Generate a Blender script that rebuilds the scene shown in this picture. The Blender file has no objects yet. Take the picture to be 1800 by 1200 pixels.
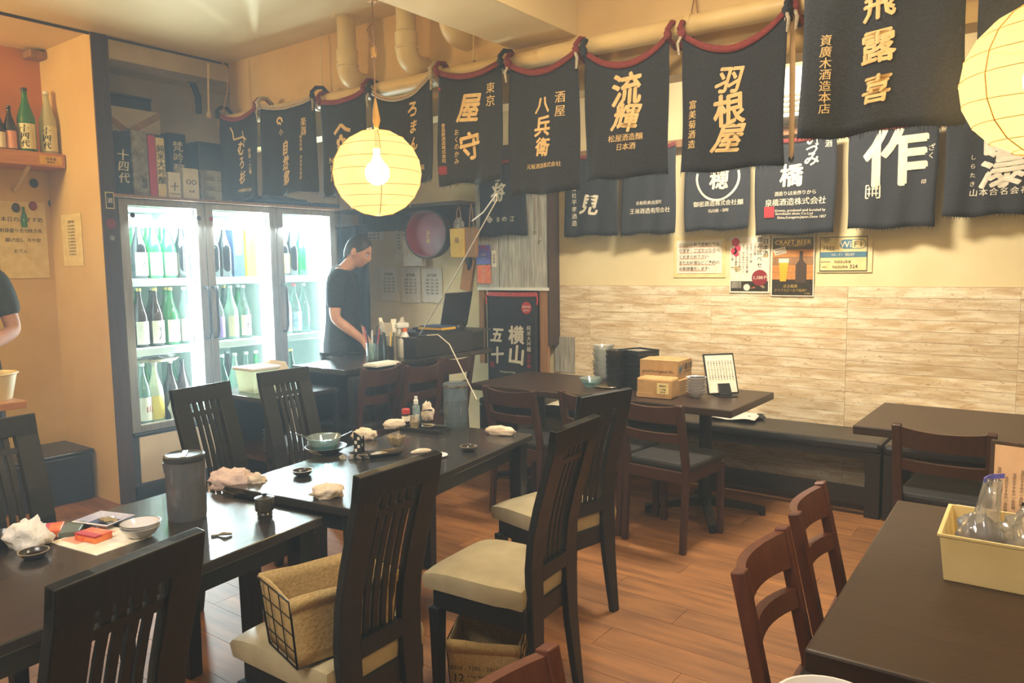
import bpy, bmesh, math, random
from mathutils import Vector, Matrix, noise
sc = bpy.context.scene; COL = sc.collection; R = math.radians; PI = math.pi
random.seed(7)
# ---------------------------------------------------------------- camera
YAW, PITCH, ROLL, FPX, EYE = 0.64337, 0.098413, -0.013701, 1334.6, 1.45
_f = Vector((-math.sin(YAW)*math.cos(PITCH), math.cos(YAW)*math.cos(PITCH), -math.sin(PITCH)))
_r0 = Vector((math.cos(YAW), math.sin(YAW), 0)); _u0 = _r0.cross(_f)
_r = _r0*math.cos(ROLL)+_u0*math.sin(ROLL); _u = _u0*math.cos(ROLL)-_r0*math.sin(ROLL)
CAM = Vector((0, 0, EYE))
cd = bpy.data.cameras.new('camera'); cam = bpy.data.objects.new('camera', cd); COL.objects.link(cam)
cd.sensor_width = 36; cd.lens = FPX/1800*36; cd.clip_start = .05
cam.matrix_world = Matrix(((_r.x, _u.x, -_f.x, 0), (_r.y, _u.y, -_f.y, 0), (_r.z, _u.z, -_f.z, EYE), (0, 0, 0, 1)))
sc.camera = cam
# ---------------------------------------------------------------- world, lights, exposure
w = bpy.data.worlds.new('world'); sc.world = w; w.use_nodes = True
w.node_tree.nodes['Background'].inputs[0].default_value = (1, .8, .55, 1)
w.node_tree.nodes['Background'].inputs[1].default_value = .05
_vo = w.node_tree.nodes.new('ShaderNodeVolumeScatter'); _vo.inputs['Color'].default_value = (.75, .88, 1, 1); _vo.inputs['Density'].default_value = .019; _vo.inputs['Anisotropy'].default_value = .35
w.node_tree.links.new(_vo.outputs[0], w.node_tree.nodes['World Output'].inputs['Volume'])   # thin haze added room-wide to imitate the bluish lens glare around the fridge
vs = sc.view_settings; vs.view_transform = 'Standard'; vs.look = 'None'; vs.gamma = 1; vs.use_curve_mapping = False
vs.exposure = 1.15
sc.cycles.transparent_max_bounces = 24; sc.cycles.max_bounces = 7
sc.cycles.sample_clamp_indirect = 4.0
WARM = (1, .77, .43); WARMW = (1, .88, .68); COOL = (.80, .95, 1)
def lamp(name, kind, loc, power, color, size=.1, rot=(0, 0, 0), sizey=None, spread=None):
    d = bpy.data.lights.new(name, kind); d.energy = power; d.color = color
    if kind == 'AREA':
        d.size = size
        if sizey: d.shape = 'RECTANGLE'; d.size_y = sizey
        if spread: d.spread = spread
    else: d.shadow_soft_size = size
    o = bpy.data.objects.new(name, d); COL.objects.link(o); o.location = loc; o.rotation_euler = rot; return o
LANT = [(-2.31, 2.186, 1.835), (-.083, 2.161, 1.861)]
for i, p in enumerate(LANT): lamp('lantern_bulb_light', 'POINT', p, (150, 135)[i], WARM, .05)
lamp('kitchen_light', 'POINT', (-4.95, .55, 2.45), 34, (1, .74, .32), .12)
lamp('fill_light_rear', 'AREA', (-1.6, -.6, 2.8), 54, (1, .93, .84), 1.6, (R(14), 0, R(20)), 1.0)  # unseen neutral fill, added behind the camera to lift the room
lamp('fill_light_mid', 'AREA', (-1.15, 1.95, 2.84), 14, (1, .84, .60), .5, (0, 0, 0), .5)  # unseen overhead fill, added to brighten floor and seat tops
lamp('ceiling_light_side', 'AREA', (1.3, 2.2, 2.8), 15, WARM, .5, (0, R(14), 0), .5)
lamp('ceiling_light_back', 'AREA', (-1.5, 3.75, 2.8), 40, WARMW, .5, (R(10), 0, 0), .3)
for y0 in (2.86, 3.42, 3.955):                                    # cool tubes inside the drinks fridge
    lamp('fridge_tube_light', 'AREA', (-4.86, y0, 1.17), 46, COOL, 1.3, (0, R(-90), R(-25)), .05)
    lamp('fridge_inner_light', 'AREA', (-4.84, y0-.22, 1.82), 14, COOL, .30, (0, R(35), 0), .4)
# ---------------------------------------------------------------- survey helpers: photo pixel -> point on a real plane
def _ray(x, y): return _r*((x-900)/FPX)-_u*((y-600)/FPX)+_f
def onz(x, y, z): d = _ray(x, y); return CAM+d*((z-EYE)/d.z)
def ony(x, y, Y): d = _ray(x, y); return CAM+d*(Y/d.y)
def onx(x, y, X): d = _ray(x, y); return CAM+d*(X/d.x)
def mpp(P): return (Vector(P)-CAM).dot(_f)/FPX                     # metres per pixel at a point
def C(h):
    h = h.lstrip('#'); return tuple((lambda c: c/12.92 if c <= .04045 else ((c+.055)/1.055)**2.4)(int(h[i:i+2], 16)/255) for i in (0, 2, 4))
# ---------------------------------------------------------------- materials
def _new(name):
    m = bpy.data.materials.new(name); m.use_nodes = True; nt = m.node_tree; nt.nodes.clear()
    o = nt.nodes.new('ShaderNodeOutputMaterial'); return m, nt, o
def nmat(name, c1, c2=None, rough=.5, scale=12, metal=0, bump=0, coat=0, stretch=(1, 1, 1), ramp=(.35, .65), spec=.5, rand=0, detail=4, sheen=0, trans=0, bscale=None):
    m, nt, o = _new(name); N = nt.nodes.new; L = nt.links.new
    c2 = c2 or tuple(x*.82 for x in c1)
    p = N('ShaderNodeBsdfPrincipled'); tc = N('ShaderNodeTexCoord'); mp = N('ShaderNodeMapping'); nz = N('ShaderNodeTexNoise'); cr = N('ShaderNodeValToRGB')
    mp.inputs['Scale'].default_value = stretch; nz.inputs['Scale'].default_value = scale; nz.inputs['Detail'].default_value = detail
    L(tc.outputs['Object'], mp.inputs[0]); L(mp.outputs[0], nz.inputs['Vector'])
    cr.color_ramp.elements[0].position, cr.color_ramp.elements[1].position = ramp
    cr.color_ramp.elements[0].color = (*c1, 1); cr.color_ramp.elements[1].color = (*c2, 1); L(nz.outputs[0], cr.inputs[0])
    out = cr.outputs[0]
    if rand:
        nz.noise_dimensions = '4D'; oi = N('ShaderNodeObjectInfo'); mu = N('ShaderNodeMath'); mu.operation = 'MULTIPLY'; mu.inputs[1].default_value = 40
        L(oi.outputs['Random'], mu.inputs[0]); L(mu.outputs[0], nz.inputs['W'])
        hs = N('ShaderNodeHueSaturation'); mr = N('ShaderNodeMapRange'); mr.inputs[3].default_value = 1-rand; mr.inputs[4].default_value = 1+rand
        L(oi.outputs['Random'], mr.inputs[0]); L(mr.outputs[0], hs.inputs['Value']); L(out, hs.inputs['Color']); out = hs.outputs[0]
    L(out, p.inputs['Base Color'])
    p.inputs['Roughness'].default_value = rough; p.inputs['Metallic'].default_value = metal
    p.inputs['Specular IOR Level'].default_value = spec; p.inputs['Coat Weight'].default_value = coat
    if sheen: p.inputs['Sheen Weight'].default_value = sheen
    if trans: p.inputs['Transmission Weight'].default_value = trans
    if bump:
        b = N('ShaderNodeBump'); b.inputs['Strength'].default_value = bump; b.inputs['Distance'].default_value = .01
        s = nz.outputs[0]
        if bscale:
            n2 = N('ShaderNodeTexNoise'); n2.inputs['Scale'].default_value = bscale; L(tc.outputs['Object'], n2.inputs['Vector']); s = n2.outputs[0]
        L(s, b.inputs['Height']); L(b.outputs[0], p.inputs['Normal'])
    L(p.outputs[0], o.inputs[0]); return m
def emat(name, c, strength):
    m, nt, o = _new(name); e = nt.nodes.new('ShaderNodeEmission'); e.inputs[0].default_value = (*c, 1); e.inputs[1].default_value = strength
    nt.links.new(e.outputs[0], o.inputs[0]); return m
def gmat(name, tint, gloss=.1, rough=.04, body=0, bodycol=None):
    """thin glass or clear plastic: tinted see-through, a Fresnel gloss, optional milky body"""
    m, nt, o = _new(name); N = nt.nodes.new; L = nt.links.new
    t = N('ShaderNodeBsdfTransparent'); t.inputs[0].default_value = (*tint, 1)
    g = N('ShaderNodeBsdfGlossy'); g.inputs['Roughness'].default_value = rough
    fr = N('ShaderNodeLayerWeight'); fr.inputs[0].default_value = .25; mr = N('ShaderNodeMapRange'); mr.inputs[3].default_value = gloss*.4; mr.inputs[4].default_value = min(1, gloss*5)
    L(fr.outputs['Fresnel'], mr.inputs[0]); sh = t.outputs[0]
    if body:
        d = N('ShaderNodeBsdfDiffuse'); d.inputs[0].default_value = (*(bodycol or tint), 1)
        tl = N('ShaderNodeBsdfTranslucent'); tl.inputs[0].default_value = (*(bodycol or tint), 1); a = N('ShaderNodeMixShader'); a.inputs[0].default_value = .5
        L(d.outputs[0], a.inputs[1]); L(tl.outputs[0], a.inputs[2]); x = N('ShaderNodeMixShader')
        nz = N('ShaderNodeTexNoise'); nz.inputs['Scale'].default_value = 9; m2 = N('ShaderNodeMapRange'); m2.inputs[3].default_value = body*.9; m2.inputs[4].default_value = min(1, body*1.1)
        L(nz.outputs[0], m2.inputs[0]); L(m2.outputs[0], x.inputs[0]); L(sh, x.inputs[1]); L(a.outputs[0], x.inputs[2]); sh = x.outputs[0]
    mx = N('ShaderNodeMixShader'); L(mr.outputs[0], mx.inputs[0]); L(sh, mx.inputs[1]); L(g.outputs[0], mx.inputs[2]); L(mx.outputs[0], o.inputs[0]); return m
def woodmat(name, dark, light, rough=.4, along='x', scale=5, rand=.15, bump=.15, coat=0, stretch=12):
    st = {'x': (1, stretch, stretch), 'y': (stretch, 1, stretch), 'z': (stretch, stretch, 1)}[along]
    return nmat(name, dark, light, rough, scale, 0, bump, coat, st, (.3, .7), .5, rand, 6)
M = {}
M['wall'] = nmat('cream_wall_paint', C('#E8D9AE'), C('#DFCFA2'), .85, 3, bump=.06, bscale=60)
M['wall_y'] = nmat('ochre_wall_paint', C('#DBBE7E'), C('#D2B272'), .85, 2.5, bump=.08, bscale=50)
M['orange'] = nmat('orange_wall_paint', C('#C4803E'), C('#BA7434'), .85, 3)
M['ceil'] = nmat('ceiling_paint', C('#E2CE9E'), C('#D9C492'), .55, 2, bump=.05, bscale=30)
M['bulk'] = nmat('bulkhead_paint', C('#DDBE84'), C('#D0AF74'), .8, 2.2, bump=.08, bscale=40)
M['niche'] = nmat('niche_wall_paint', C('#CDBE9E'), C('#B9A988'), .85, 3)
M['floor_gap'] = nmat('floor_underlay', C('#3A2416'), C('#2C1A10'), .8, 6)
M['plank'] = woodmat('floor_plank_wood', C('#6E4727'), C('#986638'), .58, 'x', 3.2, .16, .08, 0, 7)
def wpaper_mat():
    m, nt, o = _new('whitewashed_board'); N = nt.nodes.new; L = nt.links.new
    p = N('ShaderNodeBsdfPrincipled'); p.inputs['Roughness'].default_value = .7; tc = N('ShaderNodeTexCoord'); oi = N('ShaderNodeObjectInfo')
    ad = N('ShaderNodeVectorMath'); mu = N('ShaderNodeVectorMath'); mu.operation = 'SCALE'; mu.inputs[0].default_value = (13, 5, 29); L(oi.outputs['Random'], mu.inputs['Scale']); L(tc.outputs['Object'], ad.inputs[0]); L(mu.outputs[0], ad.inputs[1])
    def layer(scale, st, dist, a, b, c1, c2, detail=5):
        mp = N('ShaderNodeMapping'); mp.inputs['Scale'].default_value = st; nz = N('ShaderNodeTexNoise'); nz.inputs['Scale'].default_value = scale; nz.inputs['Detail'].default_value = detail; nz.inputs['Distortion'].default_value = dist
        cr = N('ShaderNodeValToRGB'); cr.color_ramp.elements[0].position = a; cr.color_ramp.elements[1].position = b; cr.color_ramp.elements[0].color = (*c1, 1); cr.color_ramp.elements[1].color = (*c2, 1)
        L(ad.outputs[0], mp.inputs[0]); L(mp.outputs[0], nz.inputs['Vector']); L(nz.outputs[0], cr.inputs[0]); return cr.outputs[0]
    base = layer(6, (.8, 1, 4), .6, .36, .66, C('#EFE4CA'), C('#CDB48C'))
    streak = layer(7, (.8, 1, 18), .3, .40, .75, (1, 1, 1), (.80, .74, .66), 8)
    mark = layer(16, (1, 1, 3.2), 2.5, .60, .68, (1, 1, 1), (.58, .46, .36), 3)
    m1 = N('ShaderNodeMixRGB'); m1.blend_type = 'MULTIPLY'; m1.inputs[0].default_value = .8; L(base, m1.inputs[1]); L(streak, m1.inputs[2])
    m2 = N('ShaderNodeMixRGB'); m2.blend_type = 'MULTIPLY'; m2.inputs[0].default_value = .75; L(m1.outputs[0], m2.inputs[1]); L(mark, m2.inputs[2])
    hs = N('ShaderNodeHueSaturation'); mr = N('ShaderNodeMapRange'); mr.inputs[3].default_value = .90; mr.inputs[4].default_value = 1.08; L(oi.outputs['Random'], mr.inputs[0]); L(mr.outputs[0], hs.inputs['Value']); L(m2.outputs[0], hs.inputs['Color'])
    L(hs.outputs[0], p.inputs['Base Color']); L(p.outputs[0], o.inputs[0]); return m
M['wpaper'] = wpaper_mat()
M['black_wood'] = woodmat('black_stained_wood', C('#15171A'), C('#1E2023'), .42, 'z', 6, .05, .1)
M['top_black'] = nmat('black_table_lacquer', C('#242120'), C('#2E2B29'), .26, 5, bump=.03, coat=.18, bscale=25)
M['brown_top'] = woodmat('dark_brown_table_wood', C('#2B1C14'), C('#37251A'), .4, 'x', 4, .05, .06)
M['brown_dark'] = woodmat('dark_brown_chair_wood', C('#33201A'), C('#45291E'), .4, 'z', 6, .08, .1)
M['brown_red'] = woodmat('red_brown_chair_wood', C('#50291A'), C('#643522'), .4, 'z', 6, .06, .1)
M['seat_beige'] = nmat('beige_vinyl', C('#B4A787'), C('#A89B7B'), .32, 14, bump=.05, bscale=120)
M['seat_black'] = nmat('black_seat_fabric', C('#1B1A1B'), C('#242223'), .7, 90, bump=.2)
M['vinyl_black'] = nmat('black_bench_vinyl', C('#18181B'), C('#202024'), .3, 20, bump=.05, bscale=80)
M['bench_wood'] = woodmat('black_bench_wood', C('#16110F'), C('#231A16'), .45, 'x', 6, .05)
M['iron'] = nmat('black_cast_iron', C('#121212'), C('#1A1A1A'), .45, 30, .3)
M['cloth'] = nmat('indigo_black_canvas', C('#2A2C33'), C('#34373E'), .85, 160, bump=.25, spec=.2)
M['band_r'] = nmat('red_waistband', C('#842F2C'), C('#702624'), .8, 120, bump=.2)
M['band_w'] = nmat('white_waistband', C('#D9CFB8'), C('#8A7A62'), .8, 90, bump=.2, stretch=(1, 1, 9))
M['ink'] = nmat('cream_print', C('#DDBF86'), C('#D2B278'), .7, 40)
M['ink_w'] = nmat('white_print', C('#DDD6C2'), C('#D0C9B4'), .7, 40)
M['ink_k'] = nmat('black_ink', C('#1C1816'), C('#2A2420'), .7, 40)
M['ink_r'] = nmat('red_ink', C('#B8303A'), C('#A82830'), .7, 40)
M['pole'] = nmat('cream_duct_pipe', C('#DCC288'), C('#CDB074'), .45, 4)
M['pipe'] = nmat('cream_vent_pipe', C('#E0CC9C'), C('#D2BC88'), .4, 5)
M['paper'] = nmat('white_paper', C('#E9E3D2'), C('#DED7C4'), .8, 30)
M['paper_peach'] = nmat('peach_menu_card', C('#E2BE9C'), C('#D8B290'), .7, 20)
M['paper_y'] = nmat('yellowed_paper', C('#E8D8A0'), C('#DDC98C'), .8, 20)
M['silver'] = nmat('brushed_aluminium', C('#A7A49C'), C('#96938B'), .35, 40, .55, stretch=(1, 1, .1))
M['chrome'] = nmat('stainless_steel', C('#C9C9C6'), C('#B5B5B2'), .22, 40, .95, stretch=(8, 8, .2))
M['white_pl'] = nmat('white_plastic', C('#E4E6E2'), C('#D8DAD6'), .4, 10)
M['fr_in'] = nmat('fridge_liner_white', C('#DDEBE6'), C('#CFDED9'), .5, 5)
M['cream_pl'] = nmat('cream_plastic', C('#DCC894'), C('#D0BB84'), .42, 8)
M['beige_panel'] = nmat('beige_enamel_panel', C('#D9CDB2'), C('#CFC2A6'), .45, 5)
M['black_pl'] = nmat('black_plastic', C('#17181A'), C('#202124'), .38, 20)
M['grey_pl'] = nmat('dark_grey_plastic', C('#3A3D42'), C('#31343A'), .4, 15)
M['kraft'] = nmat('kraft_cardboard', C('#B59264'), C('#A88557'), .8, 25, stretch=(1, 1, .3), bump=.05)
M['kraft_p'] = nmat('kraft_paper', C('#B99563'), C('#A98452'), .75, 12, bump=.4)
M['board_grey'] = woodmat('weathered_grey_board', C('#8C8A82'), C('#C2C2BA'), .8, 'z', 6, .1, .3, 0, 9)
M['board_brown'] = woodmat('brown_board', C('#8A6440'), C('#A67C54'), .7, 'z', 5, .1)
M['board_dark'] = woodmat('dark_side_board', C('#3A2A20'), C('#4A372B'), .6, 'z', 5, .05)
M['shelf_wood'] = woodmat('orange_shelf_wood', C('#B27438'), C('#C98A48'), .5, 'y', 4, .05)
M['towel'] = nmat('damp_cotton_towel', C('#DDCFBC'), C('#CFC0AC'), .9, 120, bump=.3)
M['towel_p'] = nmat('pinkish_cotton_towel', C('#DDC6BC'), C('#CDB4AA'), .9, 120, bump=.3)
M['towel_w'] = nmat('white_cotton_towel', C('#E8E4DE'), C('#DAD6D0'), .9, 120, bump=.3)
M['canvas'] = nmat('beige_canvas_liner', C('#B99E6A'), C('#A98E5A'), .85, 110, bump=.25)
M['skin'] = nmat('skin', C('#D2A084'), C('#C48E72'), .55, 14)
M['hair'] = nmat('black_hair', C('#181412'), C('#241E1A'), .5, 60, stretch=(1, 1, .2), bump=.3)
M['shirt'] = nmat('black_tshirt_cotton', C('#1C2127'), C('#262B32'), .85, 40, bump=.2)
M['shirt_g'] = nmat('dark_grey_tshirt_cotton', C('#33372F'), C('#3A3E36'), .85, 40, bump=.2)
M['porc'] = nmat('white_porcelain', C('#DAD8DC'), C('#CECCD0'), .12, 6, coat=.4)
M['porc_b'] = nmat('blue_white_porcelain', C('#A9AECB'), C('#C9CCE0'), .12, 14, coat=.4)
M['stone'] = nmat('speckled_stoneware', C('#8C7C5E'), C('#A3936F'), .35, 60, coat=.2)
M['stone_d'] = nmat('dark_stoneware', C('#26221E'), C('#37312A'), .28, 40, coat=.3)
M['soy'] = nmat('soy_sauce', C('#1E0F08'), C('#2A150B'), .08, 6)
M['red'] = nmat('red_plastic', C('#B83A34'), C('#A8302C'), .4, 20)
M['red_lacq'] = nmat('red_lacquer', C('#8E2A34'), C('#7E2430'), .3, 4)
M['pink'] = nmat('pink_card', C('#C83A58'), C('#BA3450'), .6, 10)
M['orange_card'] = nmat('orange_red_card', C('#D8502C'), C('#E8843A'), .45, 30)
M['green_card'] = nmat('dark_green_card', C('#4A5040'), C('#5A6458'), .5, 20)
M['yellow_card'] = nmat('yellow_card', C('#E0B428'), C('#D2A41E'), .5, 10)
M['blue_card'] = nmat('navy_card', C('#2E4468'), C('#263A5C'), .5, 10)
M['purple'] = nmat('purple_card', C('#6A5AB4'), C('#5A6AC0'), .5, 5)
M['grey_card'] = nmat('grey_printed_card', C('#9A958A'), C('#6E6A62'), .6, 22)
M['cap_gold'] = nmat('gold_cap', C('#D8C070'), C('#C8AE5C'), .3, 20, .6)
M['fr_glass'] = gmat('fridge_door_glass', (.97, 1, .99), .05)
M['g_green'] = gmat('green_bottle_glass', (.10, .62, .26), .14, .05, .45, (.10, .50, .20))
M['g_dgreen'] = gmat('dark_green_bottle_glass', (.10, .34, .22), .14, .05, .5, (.05, .2, .12))
M['g_brown'] = gmat('brown_bottle_glass', (.20, .12, .08), .14, .05, .6, (.07, .04, .03))
M['g_black'] = gmat('black_bottle_glass', (.04, .05, .07), .16, .05, .7, (.02, .025, .03))
M['g_clear'] = gmat('clear_bottle_glass', (.80, .92, .90), .14, .04, .2, (.7, .85, .82))
M['g_frost'] = gmat('frosted_bottle_glass', (.62, .86, .76), .08, .2, .7, (.62, .82, .72))
M['g_milk'] = gmat('milky_bottle_glass', (.85, .9, .75), .1, .1, .8, (.82, .86, .66))
M['g_cbowl'] = gmat('clear_bowl_plain_glass', (.94, .97, .96), .16, .06, .38, (.88, .9, .88))
M['g_bowl'] = gmat('clear_blue_bowl_glass', (.82, .94, .95), .16, .06, .25, (.75, .86, .86))
M['g_aqua'] = gmat('aqua_bowl_glass', (.40, .76, .80), .16, .06, .4, (.35, .68, .72))
M['g_smoke'] = gmat('smoked_plastic', (.46, .48, .52), .12, .1, .5, (.36, .37, .40))
M['g_smoke2'] = gmat('clear_grey_plastic', (.70, .76, .80), .16, .06, .22, (.50, .56, .60))
M['film'] = gmat('clear_plastic_film', (.95, .95, .95), .3, .15, .36, (.8, .79, .76))
M['tube_em'] = emat('fridge_tube_glow', (.85, .97, 1), 9)
def lantern_mat():
    m, nt, o = _new('lantern_paper'); N = nt.nodes.new; L = nt.links.new
    t = N('ShaderNodeBsdfTransparent'); t.inputs[0].default_value = (1, .82, .45, 1)
    e = N('ShaderNodeEmission'); nz = N('ShaderNodeTexNoise'); nz.inputs['Scale'].default_value = 6; cr = N('ShaderNodeValToRGB')
    cr.color_ramp.elements[0].color = (1, .73, .30, 1); cr.color_ramp.elements[1].color = (1, .78, .36, 1); L(nz.outputs[0], cr.inputs[0]); L(cr.outputs[0], e.inputs[0])
    e.inputs[1].default_value = .46
    d = N('ShaderNodeBsdfDiffuse'); d.inputs[0].default_value = (.05, .04, .025, 1)
    a = N('ShaderNodeAddShader'); L(e.outputs[0], a.inputs[0]); L(d.outputs[0], a.inputs[1])
    rf = N('ShaderNodeBsdfRefraction'); rf.inputs['IOR'].default_value = 1.0; rf.inputs['Roughness'].default_value = .46; rf.inputs[0].default_value = (1, .84, .5, 1)
    tm = N('ShaderNodeMixShader'); tm.inputs[0].default_value = .92; L(t.outputs[0], tm.inputs[1]); L(rf.outputs[0], tm.inputs[2])
    mx = N('ShaderNodeMixShader'); mx.inputs[0].default_value = .60; L(tm.outputs[0], mx.inputs[1]); L(a.outputs[0], mx.inputs[2]); L(mx.outputs[0], o.inputs[0]); return m
M['lantern'] = lantern_mat(); M['bulb'] = emat('bulb_glow', (1, .86, .55), 26)
M['rib'] = nmat('bamboo_rib', C('#C79A48'), C('#B88A3A'), .6, 20)
# ---------------------------------------------------------------- mesh builder
class MB:
    def __init__(s): s.v = []; s.f = []; s.M = Matrix()
    def add(s, vs, fs):
        b = len(s.v); s.v += [tuple(s.M @ Vector(p)) for p in vs]; s.f += [tuple(i+b for i in f) for f in fs]; return s
    def box(s, x0, x1, y0, y1, z0, z1, tx=0, ty=0):
        """tx, ty shrink the bottom on each side"""
        v = [(x0+tx, y0+ty, z0), (x1-tx, y0+ty, z0), (x1-tx, y1-ty, z0), (x0+tx, y1-ty, z0), (x0, y0, z1), (x1, y0, z1), (x1, y1, z1), (x0, y1, z1)]
        return s.add(v, [(0, 3, 2, 1), (4, 5, 6, 7), (0, 1, 5, 4), (1, 2, 6, 5), (2, 3, 7, 6), (3, 0, 4, 7)])
    def lathe(s, prof, n=20, c=(0, 0, 0), sx=1, sy=1):
        v = []; f = []; k = len(prof)
        for j in range(n):
            a = 2*PI*j/n
            for r, z in prof: v.append((c[0]+r*sx*math.cos(a), c[1]+r*sy*math.sin(a), c[2]+z))
        for j in range(n):
            for i in range(k-1):
                a, b = j*k+i, ((j+1) % n)*k+i; f.append((a, b, b+1, a+1))
        if prof[0][0] > 0: f.append(tuple(j*k for j in range(n))[::-1])
        if prof[-1][0] > 0: f.append(tuple(j*k+k-1 for j in range(n)))
        return s.add(v, f)
    def cyl(s, x, y, z0, z1, r0, r1=None, n=16): return s.lathe([(r0, z0), (r1 if r1 is not None else r0, z1)], n, (x, y, 0))
    def open_lathe(s, prof, n=20, c=(0, 0, 0)):
        v = []; f = []; k = len(prof)
        for j in range(n):
            a = 2*PI*j/n
            for r, z in prof: v.append((c[0]+r*math.cos(a), c[1]+r*math.sin(a), c[2]+z))
        for j in range(n):
            for i in range(k-1): a, b = j*k+i, ((j+1) % n)*k+i; f.append((a, b, b+1, a+1))
        return s.add(v, f)
    def tube(s, pts, r, n=8, caps=True):
        pts = [Vector(p) for p in pts]; rr = r if isinstance(r, (list, tuple)) else [r]*len(pts); v = []; f = []; up = None
        for i, p in enumerate(pts):
            t = (pts[min(i+1, len(pts)-1)]-pts[max(i-1, 0)]).normalized()
            if up is None: up = Vector((0, 0, 1)) if abs(t.z) < .9 else Vector((1, 0, 0))
            a = t.cross(up).normalized(); up = a.cross(t).normalized()
            for j in range(n): q = 2*PI*j/n; v.append(p+(a*math.cos(q)+up*math.sin(q))*rr[i])
        for i in range(len(pts)-1):
            for j in range(n): f.append((i*n+j, i*n+(j+1) % n, (i+1)*n+(j+1) % n, (i+1)*n+j))
        if caps: f += [tuple(range(n))[::-1], tuple((len(pts)-1)*n+j for j in range(n))]
        return s.add(v, f)
    def prism(s, poly, axis, a0, a1):
        """poly in the two other axes (x<y<z order), pushed along axis"""
        def P(q, a): return {'x': (a, q[0], q[1]), 'y': (q[0], a, q[1]), 'z': (q[0], q[1], a)}[axis]
        n = len(poly); return s.add([P(q, a0) for q in poly]+[P(q, a1) for q in poly],
            [tuple(range(n))[::-1], tuple(range(n, 2*n))]+[(i, (i+1) % n, n+(i+1) % n, n+i) for i in range(n)])
    def grid(s, nu, nv, fn, flip=False):
        v = [fn(i/nu, j/nv) for j in range(nv+1) for i in range(nu+1)]; f = []
        for j in range(nv):
            for i in range(nu): a = j*(nu+1)+i; f.append((a, a+1, a+nu+2, a+nu+1) if not flip else (a, a+nu+1, a+nu+2, a+1))
        return s.add(v, f)
    def ribbon(s, path, w, t):
        """flat strip of rectangular section (w along x, t thick) following a path in the y-z plane at x=0"""
        v = []; f = []
        for i, (x, y, z, ww) in enumerate(path):
            a = path[max(i-1, 0)]; b = path[min(i+1, len(path)-1)]; d = Vector((0, b[1]-a[1], b[2]-a[2])).normalized(); n = Vector((0, d.z, -d.y))*t/2
            for sx, sn in ((-1, -1), (1, -1), (1, 1), (-1, 1)): v.append((x+sx*ww*w/2, y+n.y*sn, z+n.z*sn))
        k = len(path)
        for i in range(k-1):
            for j in range(4): f.append((i*4+j, i*4+(j+1) % 4, (i+1)*4+(j+1) % 4, (i+1)*4+j))
        f += [(0, 3, 2, 1), tuple((k-1)*4+j for j in range(4))]; return s.add(v, f)
    def lump(s, c, rx, ry, rz, seed=0, amp=.35, n=18, fr=2.2, flat=True):
        v = []; f = []; m = n//2
        for j in range(m+1):
            th = PI*j/m
            for i in range(n):
                ph = 2*PI*i/n; d = Vector((math.sin(th)*math.cos(ph), math.sin(th)*math.sin(ph), math.cos(th)))
                k = 1+amp*(noise.noise(d*fr+Vector((seed*3.1, seed, 0)))+.5*noise.noise(d*fr*2.3+Vector((0, seed*2, 5))))
                z = d.z*k*rz
                if flat: z = max(z+rz*.55, 0)
                v.append((c[0]+d.x*k*rx, c[1]+d.y*k*ry, c[2]+z))
        for j in range(m):
            for i in range(n): f.append((j*n+i, (j+1)*n+i, (j+1)*n+(i+1) % n, j*n+(i+1) % n))
        return s.add(v, f)
    def build(s, name, m, parent=None, bev=0, smooth=0, sub=0, solid=0, loc=None):
        me = bpy.data.meshes.new(name); me.from_pydata(s.v, [], s.f); me.validate()
        bm = bmesh.new(); bm.from_mesh(me); bmesh.ops.remove_doubles(bm, verts=bm.verts, dist=1e-5)
        if not solid: bmesh.ops.recalc_face_normals(bm, faces=bm.faces)
        bm.to_mesh(me); bm.free()
        me.materials.append(M[m] if isinstance(m, str) else m)
        if smooth: me.shade_smooth(); me.set_sharp_from_angle(angle=R(smooth))
        o = bpy.data.objects.new(name, me); COL.objects.link(o)
        if parent: o.parent = parent
        if loc: o.location = loc
        if solid: q = o.modifiers.new('solid', 'SOLIDIFY'); q.thickness = solid; q.offset = 0
        if bev: q = o.modifiers.new('bevel', 'BEVEL'); q.width = bev; q.segments = 2; q.limit_method = 'ANGLE'; q.angle_limit = R(40)
        if sub: q = o.modifiers.new('sub', 'SUBSURF'); q.levels = sub; q.render_levels = sub
        return o
def tag(o, label, cat, group=None, kind=None):
    o['label'] = label; o['category'] = cat
    if group: o['group'] = group
    if kind: o['kind'] = kind
    return o
def struct(o): o['kind'] = 'structure'; return o
def thing(name, label, cat, loc=(0, 0, 0), rz=0, group=None, rot=None, s=1):
    o = bpy.data.objects.new(name, None); o.empty_display_size = .05; COL.objects.link(o); o.location = loc; o.rotation_euler = rot or (0, 0, rz); o.scale = (s, s, s)
    return tag(o, label, cat, group)
def dup(o, loc=None, rz=None, label=None, parent=None, s=None):
    c = o.copy(); COL.objects.link(c); c.parent = parent
    for ch in list(o.children): dup(ch, parent=c)
    if loc is not None: c.location = loc
    if rz is not None: c.rotation_euler = (0, 0, rz)
    if label: c['label'] = label
    if s: c.scale = (s, s, s)
    return c
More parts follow.
